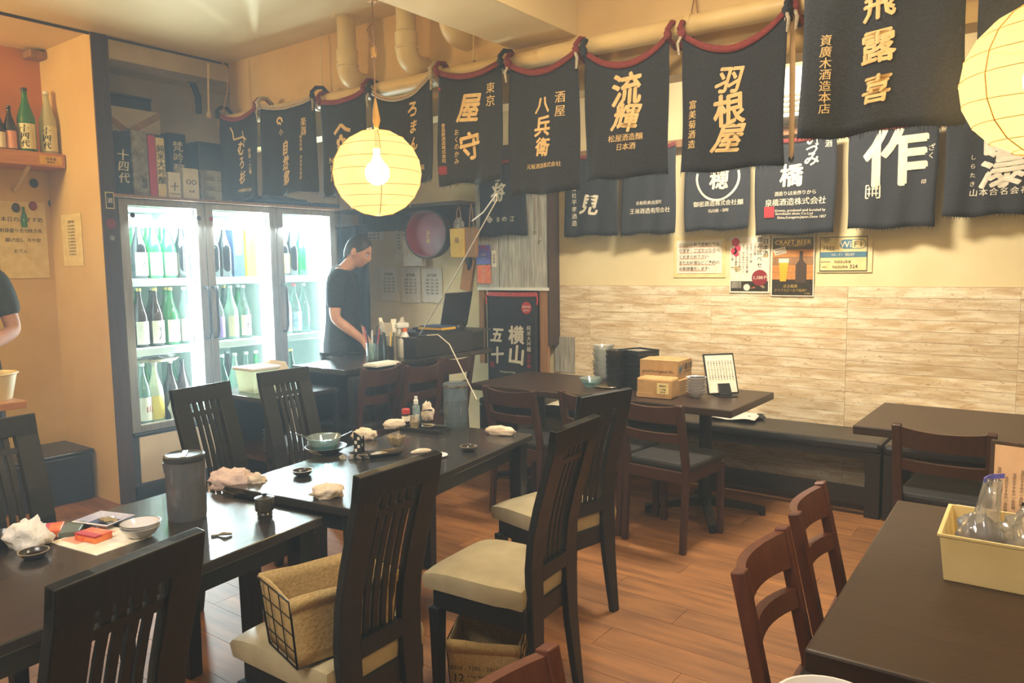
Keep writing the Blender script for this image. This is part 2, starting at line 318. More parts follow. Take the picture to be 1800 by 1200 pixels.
# ---------------------------------------------------------------- lettering
_gl = {}
def glyph(t, bold):
    k = (t, bold)
    if k not in _gl:
        cu = bpy.data.curves.new('t', 'FONT'); cu.body = t; cu.size = 1; cu.align_x = 'CENTER'; cu.resolution_u = 2; cu.offset = bold
        o = bpy.data.objects.new('t', cu); COL.objects.link(o); me = bpy.data.meshes.new_from_object(o.evaluated_get(bpy.context.evaluated_depsgraph_get()))
        vs_ = [(v.co.x, v.co.y) for v in me.vertices]; fs = [tuple(p.vertices) for p in me.polygons]
        bpy.data.objects.remove(o); bpy.data.curves.remove(cu); bpy.data.meshes.remove(me)
        ys = [v[1] for v in vs_] or [0]; cy = (min(ys)+max(ys))/2 if len(t) == 1 and ord(t) > 0x2E80 else .36
        _gl[k] = ([(x, y-cy) for x, y in vs_], fs)
    return _gl[k]
def letter(mb, t, size, x=0, z=0, y=0, vert=False, bold=.015, brush=0, warp=None, sp=1.0, sq=1.0):
    """lettering in the x-z plane facing -y, centred on (x, z); CJK set glyph by glyph, Latin as a line"""
    cjk = any(ord(c) > 0x2E80 for c in t); rnd = random.Random(len(t)*7+int(size*1e4)); items = []
    if cjk or vert:
        n = len(t)
        for i, c in enumerate(t):
            k = (i-(n-1)/2)*size*sp; items.append((c, x+(0 if vert else k), z-(k if vert else 0)))
    else: items.append((t, x, z))
    for c, cx, cz in items:
        if c == ' ': continue
        vv, ff = glyph(c, 0); a = rnd.uniform(-.12, .12)*brush; sh = rnd.uniform(0, .3)*brush; k = size*(1+rnd.uniform(-.12, .18)*brush); out = []
        for gx, gy in vv:
            gx += gy*sh; px, pz = gx*math.cos(a)-gy*math.sin(a), gx*math.sin(a)+gy*math.cos(a)
            X, Z = cx+px*k*sq, cz+pz*k; out.append((X, y+(warp(X, Z) if warp else 0), Z))
        if bold < .008: mb.add(out, ff)
        else:
            b_ = bold*k
            for i_, (dx, dz) in enumerate(((0, 0), (b_, 0), (-b_, 0), (0, b_), (0, -b_), (b_*.7, b_*.7), (-b_*.7, -b_*.7))[:7 if bold > .02 else 3]): mb.add([(p[0]+dx, p[1]-i_*.00004, p[2]+dz) for p in out], ff)
# ================================================================ the room
XW, YW, ZC, YB = -4.745, 4.975, 2.86, 3.15                         # left wall, back wall, ceiling, bulkhead face
fl = struct(MB().box(-6.8, 2.4, -2.2, YW, -.1, -.004).build('floor', 'floor_gap'))
def plank_box(x0, x1, y0, y1): return MB().box(x0+.0009, x1-.0009, y0+.0009, y1-.0009, -.006, 0)
row = 0; y = .62
while y < YW-.001:
    y1 = min(y+.163, YW); x = -4.735-((row*.37) % .92) if y > 2.2 else -5.9-((row*.37) % .92)
    lo = -4.735 if y > 2.2 else -5.44
    hi = 1.2 if y > 2.55 else .2
    while x < hi:
        a, b = max(x, lo), min(x+.92, hi)
        if b-a > .03 and not (b < -3.2 and y < 1.0) and not (a > -.3 and y < 2.4): plank_box(a, b, y, y1).build('plank', 'plank', fl)
        x += .92
    y = y1; row += 1
wb = struct(MB().box(-6.8, 2.4, YW, YW+.12, 0, ZC).build('wall_back', 'wall'))
struct(MB().box(-3.255, .62, YW-.003, YW, 0, 1.30).build('wall_lining', 'board_brown'))
k = 0
for r in range(20):                                                # the board-patterned lining, board by board
    z0, z1 = r*.065, r*.065+.0645
    for x0, x1 in ((-3.255, -2.98), (-2.98, -2.02), (-2.02, -1.145), (-1.145, -.26), (-.26, .62)):
        s = (r*7 % 5)*.05 if x0 > -3 else 0
        MB().box(x0+.0006, x1-.0006, YW-.0065-(k*7 % 5)*.0007, YW-.003, z0, z1-.0012).build('plank', 'wpaper', wb); k += 1
struct(MB().box(-6.8, 2.4, -2.2, YW, ZC, ZC+.1).build('ceiling', 'ceil'))
struct(MB().box(XW-.02, 2.4, YB, YB+.14, 2.27, ZC).build('wall_bulkhead', 'bulk'))
struct(MB().box(-2.325, -1.955, -2.0, YB, 2.523, ZC).build('ceiling_beam', 'ceil', bev=.004))
struct(MB().box(-6.4, XW-.012, 2.23, 2.325, 0, ZC).build('wall_left', 'wall_y'))
struct(MB().box(XW-.012, XW, 2.232, 2.325, 0, ZC).build('trim_1', 'board_dark'))
struct(MB().box(-5.57, -5.45, -2.2, 2.23, 2.11, ZC).build('wall_kitchen_upper', 'orange'))
struct(MB().box(-5.57, -5.45, -2.2, 2.23, 0, 2.11).build('wall_kitchen', 'wall_y'))
struct(MB().box(-6.8, -5.62, 2.33, YW, 0, ZC).build('wall_niche', 'niche'))
struct(MB().box(-4.95, XW-.02, 2.34, 3.14, 2.735, ZC).build('wall_niche_soffit', 'niche'))
struct(MB().box(2.3, 2.4, -2.2, YW, 0, ZC).build('wall_right', 'wall'))
struct(MB().box(-6.8, 2.4, -2.2, -2.1, 0, ZC).build('wall_front', 'wall'))
struct(MB().tube([(XW-.02, -1.5, ZC-.006), (XW-.02, 3.14, ZC-.006)], .009, 6).build('trim_2', 'board_dark'))
struct(MB().box(-5.449, -5.33, 2.13, 2.229, 2.80, 2.845).build('trim_3', 'board_brown', bev=.006))

# ---------------------------------------------------------------- beam-side vent pipes, duct, hangers
def vent(label, x, y, ztop, drop):
    t = thing('vent_pipe', label, 'pipe', (x, y, ztop), group=None)
    m = MB().lathe([(.052, 0), (.052, -drop*.45), (.060, -drop*.48), (.060, -drop*.62), (.055, -drop*.66), (.055, -drop*.7)], 24)
    m.build('down_pipe', 'pipe', t, smooth=35)
    z = -drop*.7; R0 = .078; pts = [(0, 0, z)]
    for i in range(1, 9): a = PI/2*i/8; pts.append((0, R0*(1-math.cos(a)), z-R0*math.sin(a)))
    pts.append((0, YB-y, z-R0)); MB().tube(pts, .060, 20).build('elbow', 'pipe', t, smooth=50)
    MB().lathe([(.063, 0), (.063, .012)], 24, (0, 0, z-.004)).build('collar', 'pipe', t)
    MB().lathe([(.075, -.008), (.075, 0)], 24).build('ceiling_flange', 'pipe', t)
p = ony(609, 60, 3.01); vent('cream elbowed vent pipe above the red-banded apron, nearest the fridge', p.x, 3.01, ZC, .38)
p = ony(714, 60, 3.01); vent('cream elbowed vent pipe between the other pipe and the beam', p.x, 3.01, ZC, .36)
p = ony(792, 60, 3.01); vent('short cream vent elbow partly hidden by the ceiling beam', p.x, 3.01, ZC, .22)
t = thing('duct_pipe', 'long cream round pipe along the bulkhead from which the aprons hang', 'pipe', (-4.74, 3.065, 2.44))
MB().tube([(0, 0, .01), (2, .0, 0), (3.9, 0, -.01), (6.3, 0, -.02)], .042, 20).build('pipe', 'pole', t, smooth=40)
for x in (1.0, 2.62, 3.38): MB().lathe([(.0435, 0), (.0435, .02)], 20).build('pipe_joint', 'pole', t, loc=(x, 0, 0)).rotation_euler = (0, R(90), 0)
for i, (q, q2) in enumerate((((566, 68), (567, 163)), ((830, 62), (833, 112)))):
    a, b = ony(*q, 3.1), ony(*q2, 3.1); t = thing('hanger_rod', ('thin metal hanger rod left of the vent pipes', 'thin metal hanger rod below the ceiling beam')[i], 'hanger', b)
    MB().tube([(0, 0, .01), (0, 0, ZC-b.z-.002)], .004, 6).build('rod', 'pipe', t)
    MB().tube([(0, 0, -.005), (.012, -.01, .005), (.02, -.015, 0)], .009, 6).build('clip', 'black_pl', t)
a = ony(1222, 30, 3.13); t = thing('wall_hook', 'small wire hook with a tag on the bulkhead above two aprons', 'hook', a)
MB().tube([(0, 0, .10), (-.012, -.008, .03), (-.016, -.008, -.01), (0, -.01, -.025), (.016, -.008, -.01), (.012, -.008, .03), (0, 0, .10)], .003, 6).build('wire', 'board_brown', t)
MB().box(-.01, .01, -.012, -.006, -.02, .012).build('tag', 'paper_y', t)

# ================================================================ furniture
def high_chair():
    t = thing('high_back_chair', '-', 'chair')
    prof = [(.0, -.225), (.12, -.212), (.25, -.2), (.40, -.195), (.50, -.193), (.60, -.203), (.70, -.226), (.80, -.255), (.88, -.278), (.955, -.29)]
    def ypos(z):
        for (a, ya), (b, yb) in zip(prof, prof[1:]):
            if a <= z <= b: return ya+(yb-ya)*(z-a)/(b-a)
        return prof[-1][1]
    for s in (-1, 1):
        path = [(s*.1125 if z >= .36 else s*(.1125+.012*(1-z/.36)), yy, z, (1 if z >= .36 else .5+.5*z/.36)) for z, yy in prof]
        MB().ribbon(path, .075, .026).build('rear_leg', 'black_wood', t, bev=.003)
    MB().ribbon([(0, ypos(z), z, 1) for z in (.885, .92, .955)], .30, .026).build('top_rail', 'black_wood', t, bev=.003)
    MB().ribbon([(0, ypos(z), z, 1) for z in (.828, .848)], .152, .014).build('cross_rail', 'black_wood', t)
    MB().ribbon([(0, ypos(z), z, 1) for z in (.44, .49)], .152, .026).build('lower_rail', 'black_wood', t)
    for x in (-.046, -.0155, .0155, .046):
        MB().ribbon([(x, ypos(z)+(.004 if z < .82 else 0), z, 1) for z in (.48, .55, .62, .70, .78, .84, .89)], .0185, .009).build('slat', 'black_wood', t)
    # seat frame, legs, cushion
    MB().box(-.17, .17, -.195, .175, .30, .375).build('seat_frame', 'black_wood', t, bev=.004)
    for s in (-1, 1): MB().box(s*.17-.022, s*.17+.022, .135, .178, 0, .31, .006, .006).build('front_leg', 'black_wood', t, bev=.003)
    def cush(u, v):
        x = (u-.5)*2; y_ = (v-.5)*2; return (x*(.185 if v > .2 else .175), -.185+v*.385, .445-.010*(x**2)**2-.014*max(0, y_)**4)
    m = MB().grid(8, 8, cush)
    rim = [(i, 0) for i in range(9)]+[(8, j) for j in range(1, 9)]+[(i, 8) for i in range(7, -1, -1)]+[(0, j) for j in range(7, 0, -1)]
    top = [cush(i/8, j/8) for i, j in rim]; n = len(rim); b = len(m.v)
    m.add(top+[(x*1.03, y_+.005*(1 if y_ > 0 else -1), .41) for x, y_, z in top]+[(x, y_, .372) for x, y_, z in top], [(i+k*n, i+n+k*n, (i+1) % n+n+k*n, (i+1) % n+k*n) for i in range(n) for k in (0, 1)]+[tuple(range(2*n, 3*n))])
    m.build('seat_cushion', 'seat_beige', t, smooth=50)
    return t
HC = high_chair(); G = None
def put_hc(T, ang, label, first=[1]):
    a = R(ang); d = Vector((-math.sin(a), math.cos(a), 0)); o = Vector((T[0], T[1], 0))+d*.29
    if first: first.pop(); c = HC; c.location = o; c.rotation_euler = (0, 0, a); c['label'] = label
    else: c = dup(HC, o, a, label)
    c['group'] = 'high-backed black chairs at the long table'; return c
put_hc((-1.311, .63), 101, 'high-backed black chair in front of the near table, beside the dark jug')
hc2 = put_hc((-1.370, 1.345), 91, 'high-backed black chair with a wire basket on its beige seat')
put_hc((-1.262, 2.02), 94, 'high-backed black chair with a storage basket underneath its beige seat')
put_hc((-1.475, 2.575), 78, 'high-backed black chair at the far end of the long table, beside the towel')
put_hc((-3.045, 1.80), -82, 'high-backed black chair in front of the fridge, its slats showing the pale panel')
put_hc((-3.17, 2.32), -89, 'high-backed black chair in front of the middle fridge door and white tub')
put_hc((-2.95, .96), -84, 'high-backed black chair by the ochre wall, cut by the photo edge')

def ladder_chair(wood, name='ladder_back_chair'):
    t = thing(name, '-', 'chair')
    py = lambda z: -.20-.075*max(0, (z-.42)/.34)-.03*max(0, (.42-z)/.42)
    for s in (-1, 1):
        MB().ribbon([(s*.172, py(z), z, 1 if z > .3 else .82) for z in (0, .2, .42, .55, .68, .765)], .036, .032).build('rear_leg', wood, t, bev=.004)
        MB().box(s*.172-.018, s*.172+.018, .155, .19, 0, .40, .003, .003).build('front_leg', wood, t, bev=.003)
        MB().box(s*.172-.012, s*.172+.012, -.2, .16, .355, .41).build('side_rail', wood, t)
    for z0, z1, nm in ((.665, .757, 'top_rail'), (.565, .612, 'mid_rail')):
        m = MB(); n = 10
        for i in range(n):
            xa, xb = -.158+.316*i/n, -.158+.316*(i+1)/n; bow = lambda x: -.035*(1-(x/.158)**2)
            lift = lambda x: -.010*(1-(x/.158)**2) if nm == 'top_rail' else 0
            v = []
            for x in (xa, xb):
                for z, dz in ((z0, 0), (z1, lift(x))):
                    for th in (-.011, .011): v.append((x, py(z)+bow(x)+th, z+dz))
            m.add(v, [(0, 1, 3, 2), (4, 6, 7, 5), (0, 4, 5, 1), (2, 3, 7, 6), (0, 2, 6, 4), (1, 5, 7, 3)])
        m.f = [f for k, f in enumerate(m.f) if not ((k % 6 == 0 and k > 0) or (k % 6 == 1 and k < 6*(n-1)))]
        m.build(nm, wood, t, smooth=40)
    MB().box(-.16, .16, .155, .18, .355, .41).build('front_rail', wood, t)
    MB().box(-.16, .16, -.22, -.195, .355, .41).build('rear_rail', wood, t)
    MB().box(-.185, .185, -.195, .20, .405, .45).build('seat_pad', 'seat_black', t, bev=.015)
    return t
LC = ladder_chair('brown_dark'); LR = ladder_chair('brown_red')
LC.location = (-1.69, 3.70, 0); LC.rotation_euler = (0, 0, R(-5)); LC['label'] = 'brown ladder-back chair pulled up to the table below the cardboard box'
dup(LC, (-2.56, 3.665, 0), R(-3), 'brown ladder-back chair at the corner of the wall table, nearest the clear jug')
dup(LC, (-2.09, 3.75, 0), R(-3), 'brown ladder-back chair between two others, behind the high-backed chairs')
dup(LC, (-.417, 3.78, 0), R(-2), 'brown ladder-back chair at the wall table cropped by the photo edge')
LR.location = (-.315, 1.80, 0); LR.rotation_euler = (0, 0, R(-88)); LR['label'] = 'red-brown ladder-back chair tucked under the table holding the cream tub, nearer the viewer'
dup(LR, (-.34, 2.285, 0), R(-86), 'red-brown ladder-back chair tucked under the tub table, nearer the wall bench')
dup(LR, (-.475, .905, 0), R(-92), 'red-brown ladder-back chair of which only a top corner shows above the bottom edge')
for i, (q, lab) in enumerate((((682, 645), 'brown ladder-back chair before the counter, beside the hanging black bags'), ((756, 640), 'brown ladder-back chair before the counter, middle of the three there'), ((815, 627), 'brown ladder-back chair before the counter, nearest the standing apron'))):
    p = onz(*q, .86); dup(LC, (p.x-.31, p.y, 0), R(90), lab).scale = (.86, .95, 1.13)
for c in bpy.data.objects:
    if c.parent is None and c.name.startswith('ladder'): c['group'] = 'ladder-back chairs'

def four_leg_table(label, P0, P1, width, z, th, leg, m, name='dining_table', inset=.02):
    """P0 -> P1 is the edge nearest the viewer; the top spreads to the left of it"""
    d = Vector((P1[0]-P0[0], P1[1]-P0[1], 0)); L = d.length; a = math.atan2(d.y, d.x); t = thing(name, label, 'table', (P0[0], P0[1], 0), a)
    MB().box(0, L, 0, width, z-th, z).build('tabletop', m, t, bev=.004)
    MB().box(.05, L-.05, .05, .075, z-th-.07, z-th).build('apron_rail', 'black_wood', t); MB().box(.05, L-.05, width-.075, width-.05, z-th-.07, z-th).build('apron_rail', 'black_wood', t)
    MB().box(.05, .075, .075, width-.075, z-th-.07, z-th).build('apron_rail', 'black_wood', t); MB().box(L-.075, L-.05, .075, width-.075, z-th-.07, z-th).build('apron_rail', 'black_wood', t)
    for x in (inset, L-inset-leg):
        for y_ in (inset, width-inset-leg): MB().box(x, x+leg, y_, y_+leg, 0, z-th, .006, .006).build('leg', 'black_wood', t, bev=.003)
    return t
four_leg_table('long black table farther from the viewer, with the glass bowl and clear jug', (-1.774, 1.55), (-1.941, 2.738), .60, .70, .028, .062, 'top_black')
four_leg_table('long black table nearer the viewer, with the dark jug and cigarette packs', (-1.755, .30), (-1.877, 1.50), .68, .675, .03, .062, 'top_black')
def pedestal_table(label, x0, x1, y0, y1, z, th, m, bases):
    t = thing('pedestal_table', label, 'table', ((x0+x1)/2, (y0+y1)/2, 0)); X, Y = (x1-x0)/2, (y1-y0)/2
    MB().box(-X, X, -Y, Y, z-th, z).build('tabletop', m, t, bev=.006)
    for bx, by, rot in bases:
        b = MB().lathe([(.045, .09), (.036, .13), (.036, z-th-.03), (.11, z-th-.02), (.11, z-th)], 20).build('pedestal', 'iron', t, smooth=40, loc=(bx-(x0+x1)/2, by-(y0+y1)/2, 0))
        for k in range(4):
            a = rot+k*PI/2; q = MB()
            q.M = Matrix.Rotation(a, 4, 'Z'); q.prism([(0, .055), (.0, .115), (.10, .095), (.34, .045), (.34, .022), (.10, .05)], 'y', -.022, .022); q.cyl(.325, 0, 0, .03, .02, n=10)
            q.build('foot', 'iron', b)
    return t
pedestal_table('brown pedestal table against the wall with cardboard box and stacked bowls', -3.15, -1.405, 3.74, 4.415, .70, .042, 'brown_top', [(-1.70, 4.12, R(30)), (-2.85, 4.10, R(20))])
pedestal_table('brown pedestal table against the wall beside the bench joint, cropped', -.815, .95, 3.70, 4.40, .70, .042, 'brown_top', [(-.25, 4.05, R(30)), (.6, 4.05, R(20))])
four_leg_table('dark brown table holding the cream tub and menu stand', (-.385, 1.48), (-.30, 1.48+.0), .1, .7, .05, .05, 'brown_top') if 0 else None
t = thing('dining_table', 'dark brown table holding the cream tub and menu stand', 'table', (-.40, 1.47, 0), R(1.7))
MB().box(0, .75, 0, 1.13, .652, .70).build('tabletop', 'brown_top', t, bev=.006)
for x, y_ in ((.04, .04), (.66, .04), (.04, 1.04), (.66, 1.04)): MB().box(x, x+.05, y_, y_+.05, 0, .652).build('leg', 'brown_top', t, bev=.003)
t = thing('side_table', 'low table just below the photo edge carrying a white bowl', 'table', (-.37, .72, 0))
MB().box(0, .6, 0, .60, .65, .69).build('tabletop', 'brown_top', t, bev=.005)
for x, y_ in ((.03, .03), (.52, .03), (.03, .52), (.52, .52)): MB().box(x, x+.05, y_, y_+.05, 0, .65).build('leg', 'brown_top', t)

def bench(label, x0, x1):
    t = thing('wall_bench', label, 'bench', (x0, 4.545, 0)); L = x1-x0
    MB().box(.002, L-.002, 0, .42, .375, .435).build('seat_pad', 'vinyl_black', t, bev=.022)
    MB().box(.01, L-.01, .015, .04, .335, .375).build('front_rail', 'bench_wood', t)
    for x in (.005, L-.085): MB().box(x, x+.08, .012, .40, 0, .375).build('end_panel', 'bench_wood', t, bev=.003)
    MB().box(.085, L-.085, .03, .055, .065, .165).build('lower_board', 'bench_wood', t)
    for x in (L*.33, L*.66): MB().box(x-.02, x+.02, .025, .065, 0, .07).build('foot', 'bench_wood', t)
bench('long black vinyl bench under the paper notices, with cloth lying on it', -3.75, -.847)
bench('black vinyl bench beyond the joint, behind the cropped wall table', -.843, 1.6)
# ================================================================ drinks fridge
FX, FY0, FY1, FZ = -4.757, 2.335, 4.035, 1.905
t = fr = thing('drinks_fridge', 'tall three-door glass drinks fridge lit inside, full of sake bottles', 'fridge', (FX, FY0, 0)); W = FY1-FY0
BX = -.66
m = MB(); m.box(BX-.03, BX, 0, W, .08, FZ); m.box(BX, -.05, -.0, .035, .08, FZ); m.box(BX, -.05, W-.035, W, .08, FZ); m.box(BX, -.05, .035, W-.035, FZ-.04, FZ)
m.build('cabinet', 'silver', t, bev=.004)
m = MB(); m.box(BX, BX+.006, .035, W-.035, .44, FZ-.04); m.box(BX, -.06, .035, .04, .44, FZ-.04); m.box(BX, -.06, W-.04, W-.035, .44, FZ-.04); m.box(BX, -.05, .035, W-.035, .42, .445); m.box(BX, -.06, .035, W-.035, FZ-.05, FZ-.04)
m.build('liner', 'fr_in', t)
MB().box(-.10, -.01, .0, W, .08, .40).build('base_panel', 'grey_pl', t)
for a, b in ((.04, .565), (.60, 1.13), (1.165, W-.04)): MB().box(-.012, .002, a, b, .10, .40).build('kick_panel', 'beige_panel', t, bev=.004)
MB().box(BX, -.02, .02, W-.02, 0, .08).build('plinth', 'black_pl', t)
MB().box(-.03, .012, .005, W*.34, .405, .425).build('ledge', 'black_pl', t, bev=.004)
MB().box(BX, .035, -.03, W+.02, FZ, FZ+.02).build('top_board', 'board_brown', t, bev=.005)
doors = ((.003, .573), (.579, 1.14), (1.146, W-.003))
for i, (a, b) in enumerate(doors):
    d = MB(); z0, z1 = .43, FZ-.004; s = .055; d.box(-.045, 0, a, a+s, z0, z1); d.box(-.045, 0, b-s, b, z0, z1); d.box(-.045, 0, a+s, b-s, z0, z0+.045); d.box(-.045, 0, a+s, b-s, z1-.04, z1)
    o = d.build('door', 'silver', t, bev=.003)
    MB().box(-.026, -.020, a+s, b-s, z0+.045, z1-.04).build('door_glass', 'fr_glass', o)
    hy = b-.025 if i == 0 else a+.028
    MB().tube([(0, hy, 1.34), (.035, hy, 1.335), (.05, hy, 1.30), (.052, hy, 1.17), (.05, hy, 1.04), (.035, hy, 1.0), (0, hy, .995)], .010, 8).build('door_handle', 'black_pl', o, smooth=50)
    MB().lathe([(.011, -.62), (.011, .62)], 10, (-.085, b-s-.035, 1.15)).build('light_tube', 'tube_em', t)
    if i < 2: MB().box(BX+.01, -.06, b-.01, b+.016, .445, FZ-.05).build('mullion', 'fr_in', t)
    for z in (.94, 1.39): MB().box(BX+.02, -.075, a+.035, b-.035, z-.035, z+.013).build('shelf', 'fr_in', t, bev=.003)
    bz = MB(); bz.box(BX+.01, -.46, a+.06, b-.12, FZ-.16, FZ-.06); bz.build('cooling_unit', 'white_pl', t, bev=.01)
for y_, m_, z in ((.085, 'black_pl', 1.80), (.53, 'grey_pl', 1.80), (.62, 'red_lacq', 1.80)):
    q = MB().lathe([(.016, 0), (.016, .002)], 16); o = q.build('round_sticker', m_, t, loc=(.0005, y_, z)); o.rotation_euler = (0, R(90), 0)
def bottle(label, y_, z, glass, lab=None, x=-4.97, h=.385, r=.05, cap='cap_gold', text=None, tcol='ink_k', lz=(.02, .17), slim=1.0, dx=0):
    t = thing('sake_bottle', label, 'bottle', (x, y_, z), R(20))
    pr = [(r*.9, 0), (r, .006), (r, h*.50), (r*.93, h*.56), (r*.6, h*.70), (r*.38, h*.80), (r*.31, h*.88), (r*.29, h*.955), (r*.34, h*.96), (r*.34, h*.975)]
    MB().lathe(pr, 14).build('glass_body', glass, t, smooth=60)
    MB().lathe([(r*.36, h*.955), (r*.36, h), (r*.30, h*1.005)], 12).build('cap', cap, t)
    if lab:
        q = MB(); n = 9; v = []; zz = (lz[0]*h/.385, lz[1]*h/.385)
        q.grid(n, 1, lambda u, vv: ((r+.0012)*math.cos(R(-75+150*u)), (r+.0012)*math.sin(R(-75+150*u)), zz[0]+(zz[1]-zz[0])*vv)); o = q.build('paper_label', lab, t, smooth=60)
        if text:
            q = MB(); hgt = (zz[1]-zz[0])/len(text)*.9
            q2 = MB(); letter(q2, text, min(hgt, r*1.1), 0, 0, 0, True, .02, .5)
            mid = (zz[0]+zz[1])/2
            q.v = [((r+.0022)*math.cos(px/r), (r+.0022)*math.sin(px/r), mid+pz) for px, py_, pz in q2.v]; q.f = q2.f; q.build('label_lettering', tcol, o)
    return t
D1, D2, D3 = 'first fridge door', 'middle fridge door', 'last fridge door'
T1, T2_, T3_ = 1.404, .954, .446
OR = ['first', 'second', 'third', 'fourth', 'fifth', 'sixth']
def shelf(items, ys, z, where, x=-4.95):
    for i, ((g, lab, cap, txt, desc), y_) in enumerate(zip(items, ys)):
        bottle(f"{desc.replace(' in the back row', '').replace('back-row ', '').replace('plain ', '')}, {OR[i]} from pillar, {where}".replace(' sake', '' if len(desc.split()) > 7 else ' sake'), y_, z, g, lab, x, text=txt, cap=cap, h=.385 if z > .9 else .40, tcol={'水芭蕉': 'ink_r', '山': 'ink_r'}.get(txt, 'ink_k'))
M['lab_blue'] = nmat('blue_label', C('#6FA8CC'), C('#DCE6EA'), .6, 14); M['lab_pink'] = nmat('salmon_label', C('#E0A890'), C('#D89880'), .6, 9); M['lab_cream'] = nmat('cream_label', C('#DDD8B0'), C('#D0CA9E'), .6, 9)
M['lab_yel'] = nmat('yellow_label', C('#E0CC6A'), C('#D4B84C'), .6, 9); M['lab_purple'] = nmat('purple_label', C('#8A6AA8'), C('#7A5A98'), .6, 9)
shelf([('g_black', 'paper', 'black_pl', '水', 'black sake bottle with white label'), ('g_green', 'lab_blue', 'cap_gold', None, 'green sake bottle with blue pictorial label'),
       ('g_green', 'lab_cream', 'cap_gold', None, 'green sake bottle with cream label'), ('g_black', None, 'black_pl', None, 'unlabelled black sake bottle')], (2.545, 2.645, 2.745, 2.842), T1, 'top shelf, '+D1)
shelf([('g_green', None, 'cap_gold', None, 'plain green sake bottle in the back row'), ('g_green', None, 'white_pl', None, 'plain green sake bottle with white cap in the back row'), ('g_green', None, 'cap_gold', None, 'plain green back-row bottle')], (2.60, 2.70, 2.80), T1, 'top back row, '+D1, -5.12)
shelf([('g_brown', 'paper', 'cap_gold', None, 'brown sake bottle with white label'), ('g_brown', 'paper', 'cap_gold', '香月', 'brown sake bottle with lettered white label'),
       ('g_green', 'paper', 'cap_gold', '九三', 'green sake bottle with white label'), ('g_clear', 'lab_pink', 'white_pl', '花', 'clear sake bottle with salmon label')], (2.525, 2.632, 2.74, 2.838), T2_, 'middle shelf, '+D1)
shelf([('g_green', None, 'white_pl', None, 'green sake bottle in the back row'), ('g_dgreen', None, 'white_pl', None, 'dark green sake bottle in the back row'), ('g_green', None, 'cap_gold', None, 'green back-row bottle')], (2.60, 2.70, 2.80), T2_, 'middle back row, '+D1, -5.12)
shelf([('g_clear', 'paper', 'white_pl', '山', 'clear sake bottle with red-lettered label'), ('g_milk', 'lab_yel', 'white_pl', None, 'milky sake bottle with yellow label'),
       ('g_brown', None, 'white_pl', None, 'brown sake bottle wrapped in paper'), ('g_brown', None, 'black_pl', None, 'brown sake bottle with orange streak')], (2.515, 2.60, 2.71, 2.80), T3_, 'bottom shelf, '+D1)
shelf([('g_green', None, 'white_pl', None, 'green sake bottle in the back row'), ('g_green', None, 'cap_gold', None, 'green back-row bottle')], (2.63, 2.82), T3_, 'bottom back row, '+D1, -5.13)
shelf([('g_black', None, 'white_pl', None, 'black sake bottle'), ('g_black', None, 'white_pl', None, 'glossy black sake bottle')], (3.075, 3.165), T1, 'top shelf, '+D2)
shelf([('g_clear', 'lab_purple', 'white_pl', None, 'clear sake bottle with dark printed label'), ('g_frost', 'lab_cream', 'white_pl', None, 'frosted pale green sake bottle'), ('g_clear', 'paper', 'white_pl', '仙', 'clear sake bottle with one big letter')], (3.085, 3.195, 3.30), T2_, 'middle shelf, '+D2)
shelf([('g_green', None, 'white_pl', None, 'green sake bottle in the back row'), ('g_green', None, 'cap_gold', None, 'green back-row bottle'), ('g_dgreen', None, 'cap_gold', None, 'dark green back-row bottle'), ('g_green', None, 'white_pl', None, 'white-tagged green back-row bottle')], (3.05, 3.15, 3.25, 3.37), T2_, 'middle back row, '+D2, -5.12)
shelf([('g_dgreen', 'lab_purple', 'white_pl', None, 'dark green sake bottle with purple label'), ('g_frost', None, 'white_pl', None, 'frosted green sake bottle'), ('g_clear', None, 'white_pl', None, 'clear sake bottle'), ('g_green', None, 'white_pl', None, 'bright green sake bottle')], (3.10, 3.205, 3.30, 3.385), T3_, 'bottom shelf, '+D2)
shelf([('g_green', None, 'white_pl', None, 'green sake bottle in the back row'), ('g_brown', None, 'white_pl', None, 'brown back-row bottle')], (3.15, 3.26), T3_, 'bottom back row, '+D2, -5.13)
shelf([('g_black', 'lab_yel', 'black_pl', None, 'black sake bottle with yellow label'), ('g_black', None, 'black_pl', None, 'slim black sake bottle'), ('g_green', None, 'cap_gold', None, 'emerald sake bottle with gold cap')], (3.665, 3.75, 3.84), T1, 'top shelf, '+D3)
shelf([('g_frost', 'lab_cream', 'white_pl', None, 'frosted sake bottle with cream label'), ('g_clear', 'lab_blue', 'red', None, 'clear sake bottle with red cap'), ('g_clear', None, 'white_pl', None, 'clear aqua sake bottle')], (3.665, 3.755, 3.845), T2_, 'middle shelf, '+D3)
bottle('lone dark green sake bottle on the bottom shelf behind the last fridge door', 3.70, T3_, 'g_dgreen', None, -4.95)
def box_thing(name, label, cat, x0, x1, y0, y1, z0, z1, m, texts=(), bev=.003, face='x', group=None):
    """carton with its base at z0; texts (string, size, dy, dz, vertical, material) on the +x face"""
    t = thing(name, label, cat, ((x0+x1)/2, (y0+y1)/2, z0), group=group); a, b, h = (x1-x0)/2, (y1-y0)/2, z1-z0
    MB().box(-a, a, -b, b, 0, h).build('body', m, t, bev=bev)
    for k, (s, size, dy, dz, vert, tm) in enumerate(texts):
        q = MB(); q.M = Matrix.Translation((a+.0012, 0, h/2)) @ Matrix.Rotation(R(90), 4, 'Z'); letter(q, s, size, dy, dz, 0, vert, .02, .4); q.build('lettering', tm, t)
    return t
box_thing('gift_box', 'navy sake gift box with gold brush letters on the fridge top shelf', 'box', -5.03, -4.93, 3.225, 3.315, T1, T1+.39, 'blue_card', (('飛露喜', .06, 0, .05, True, 'yellow_card'),))
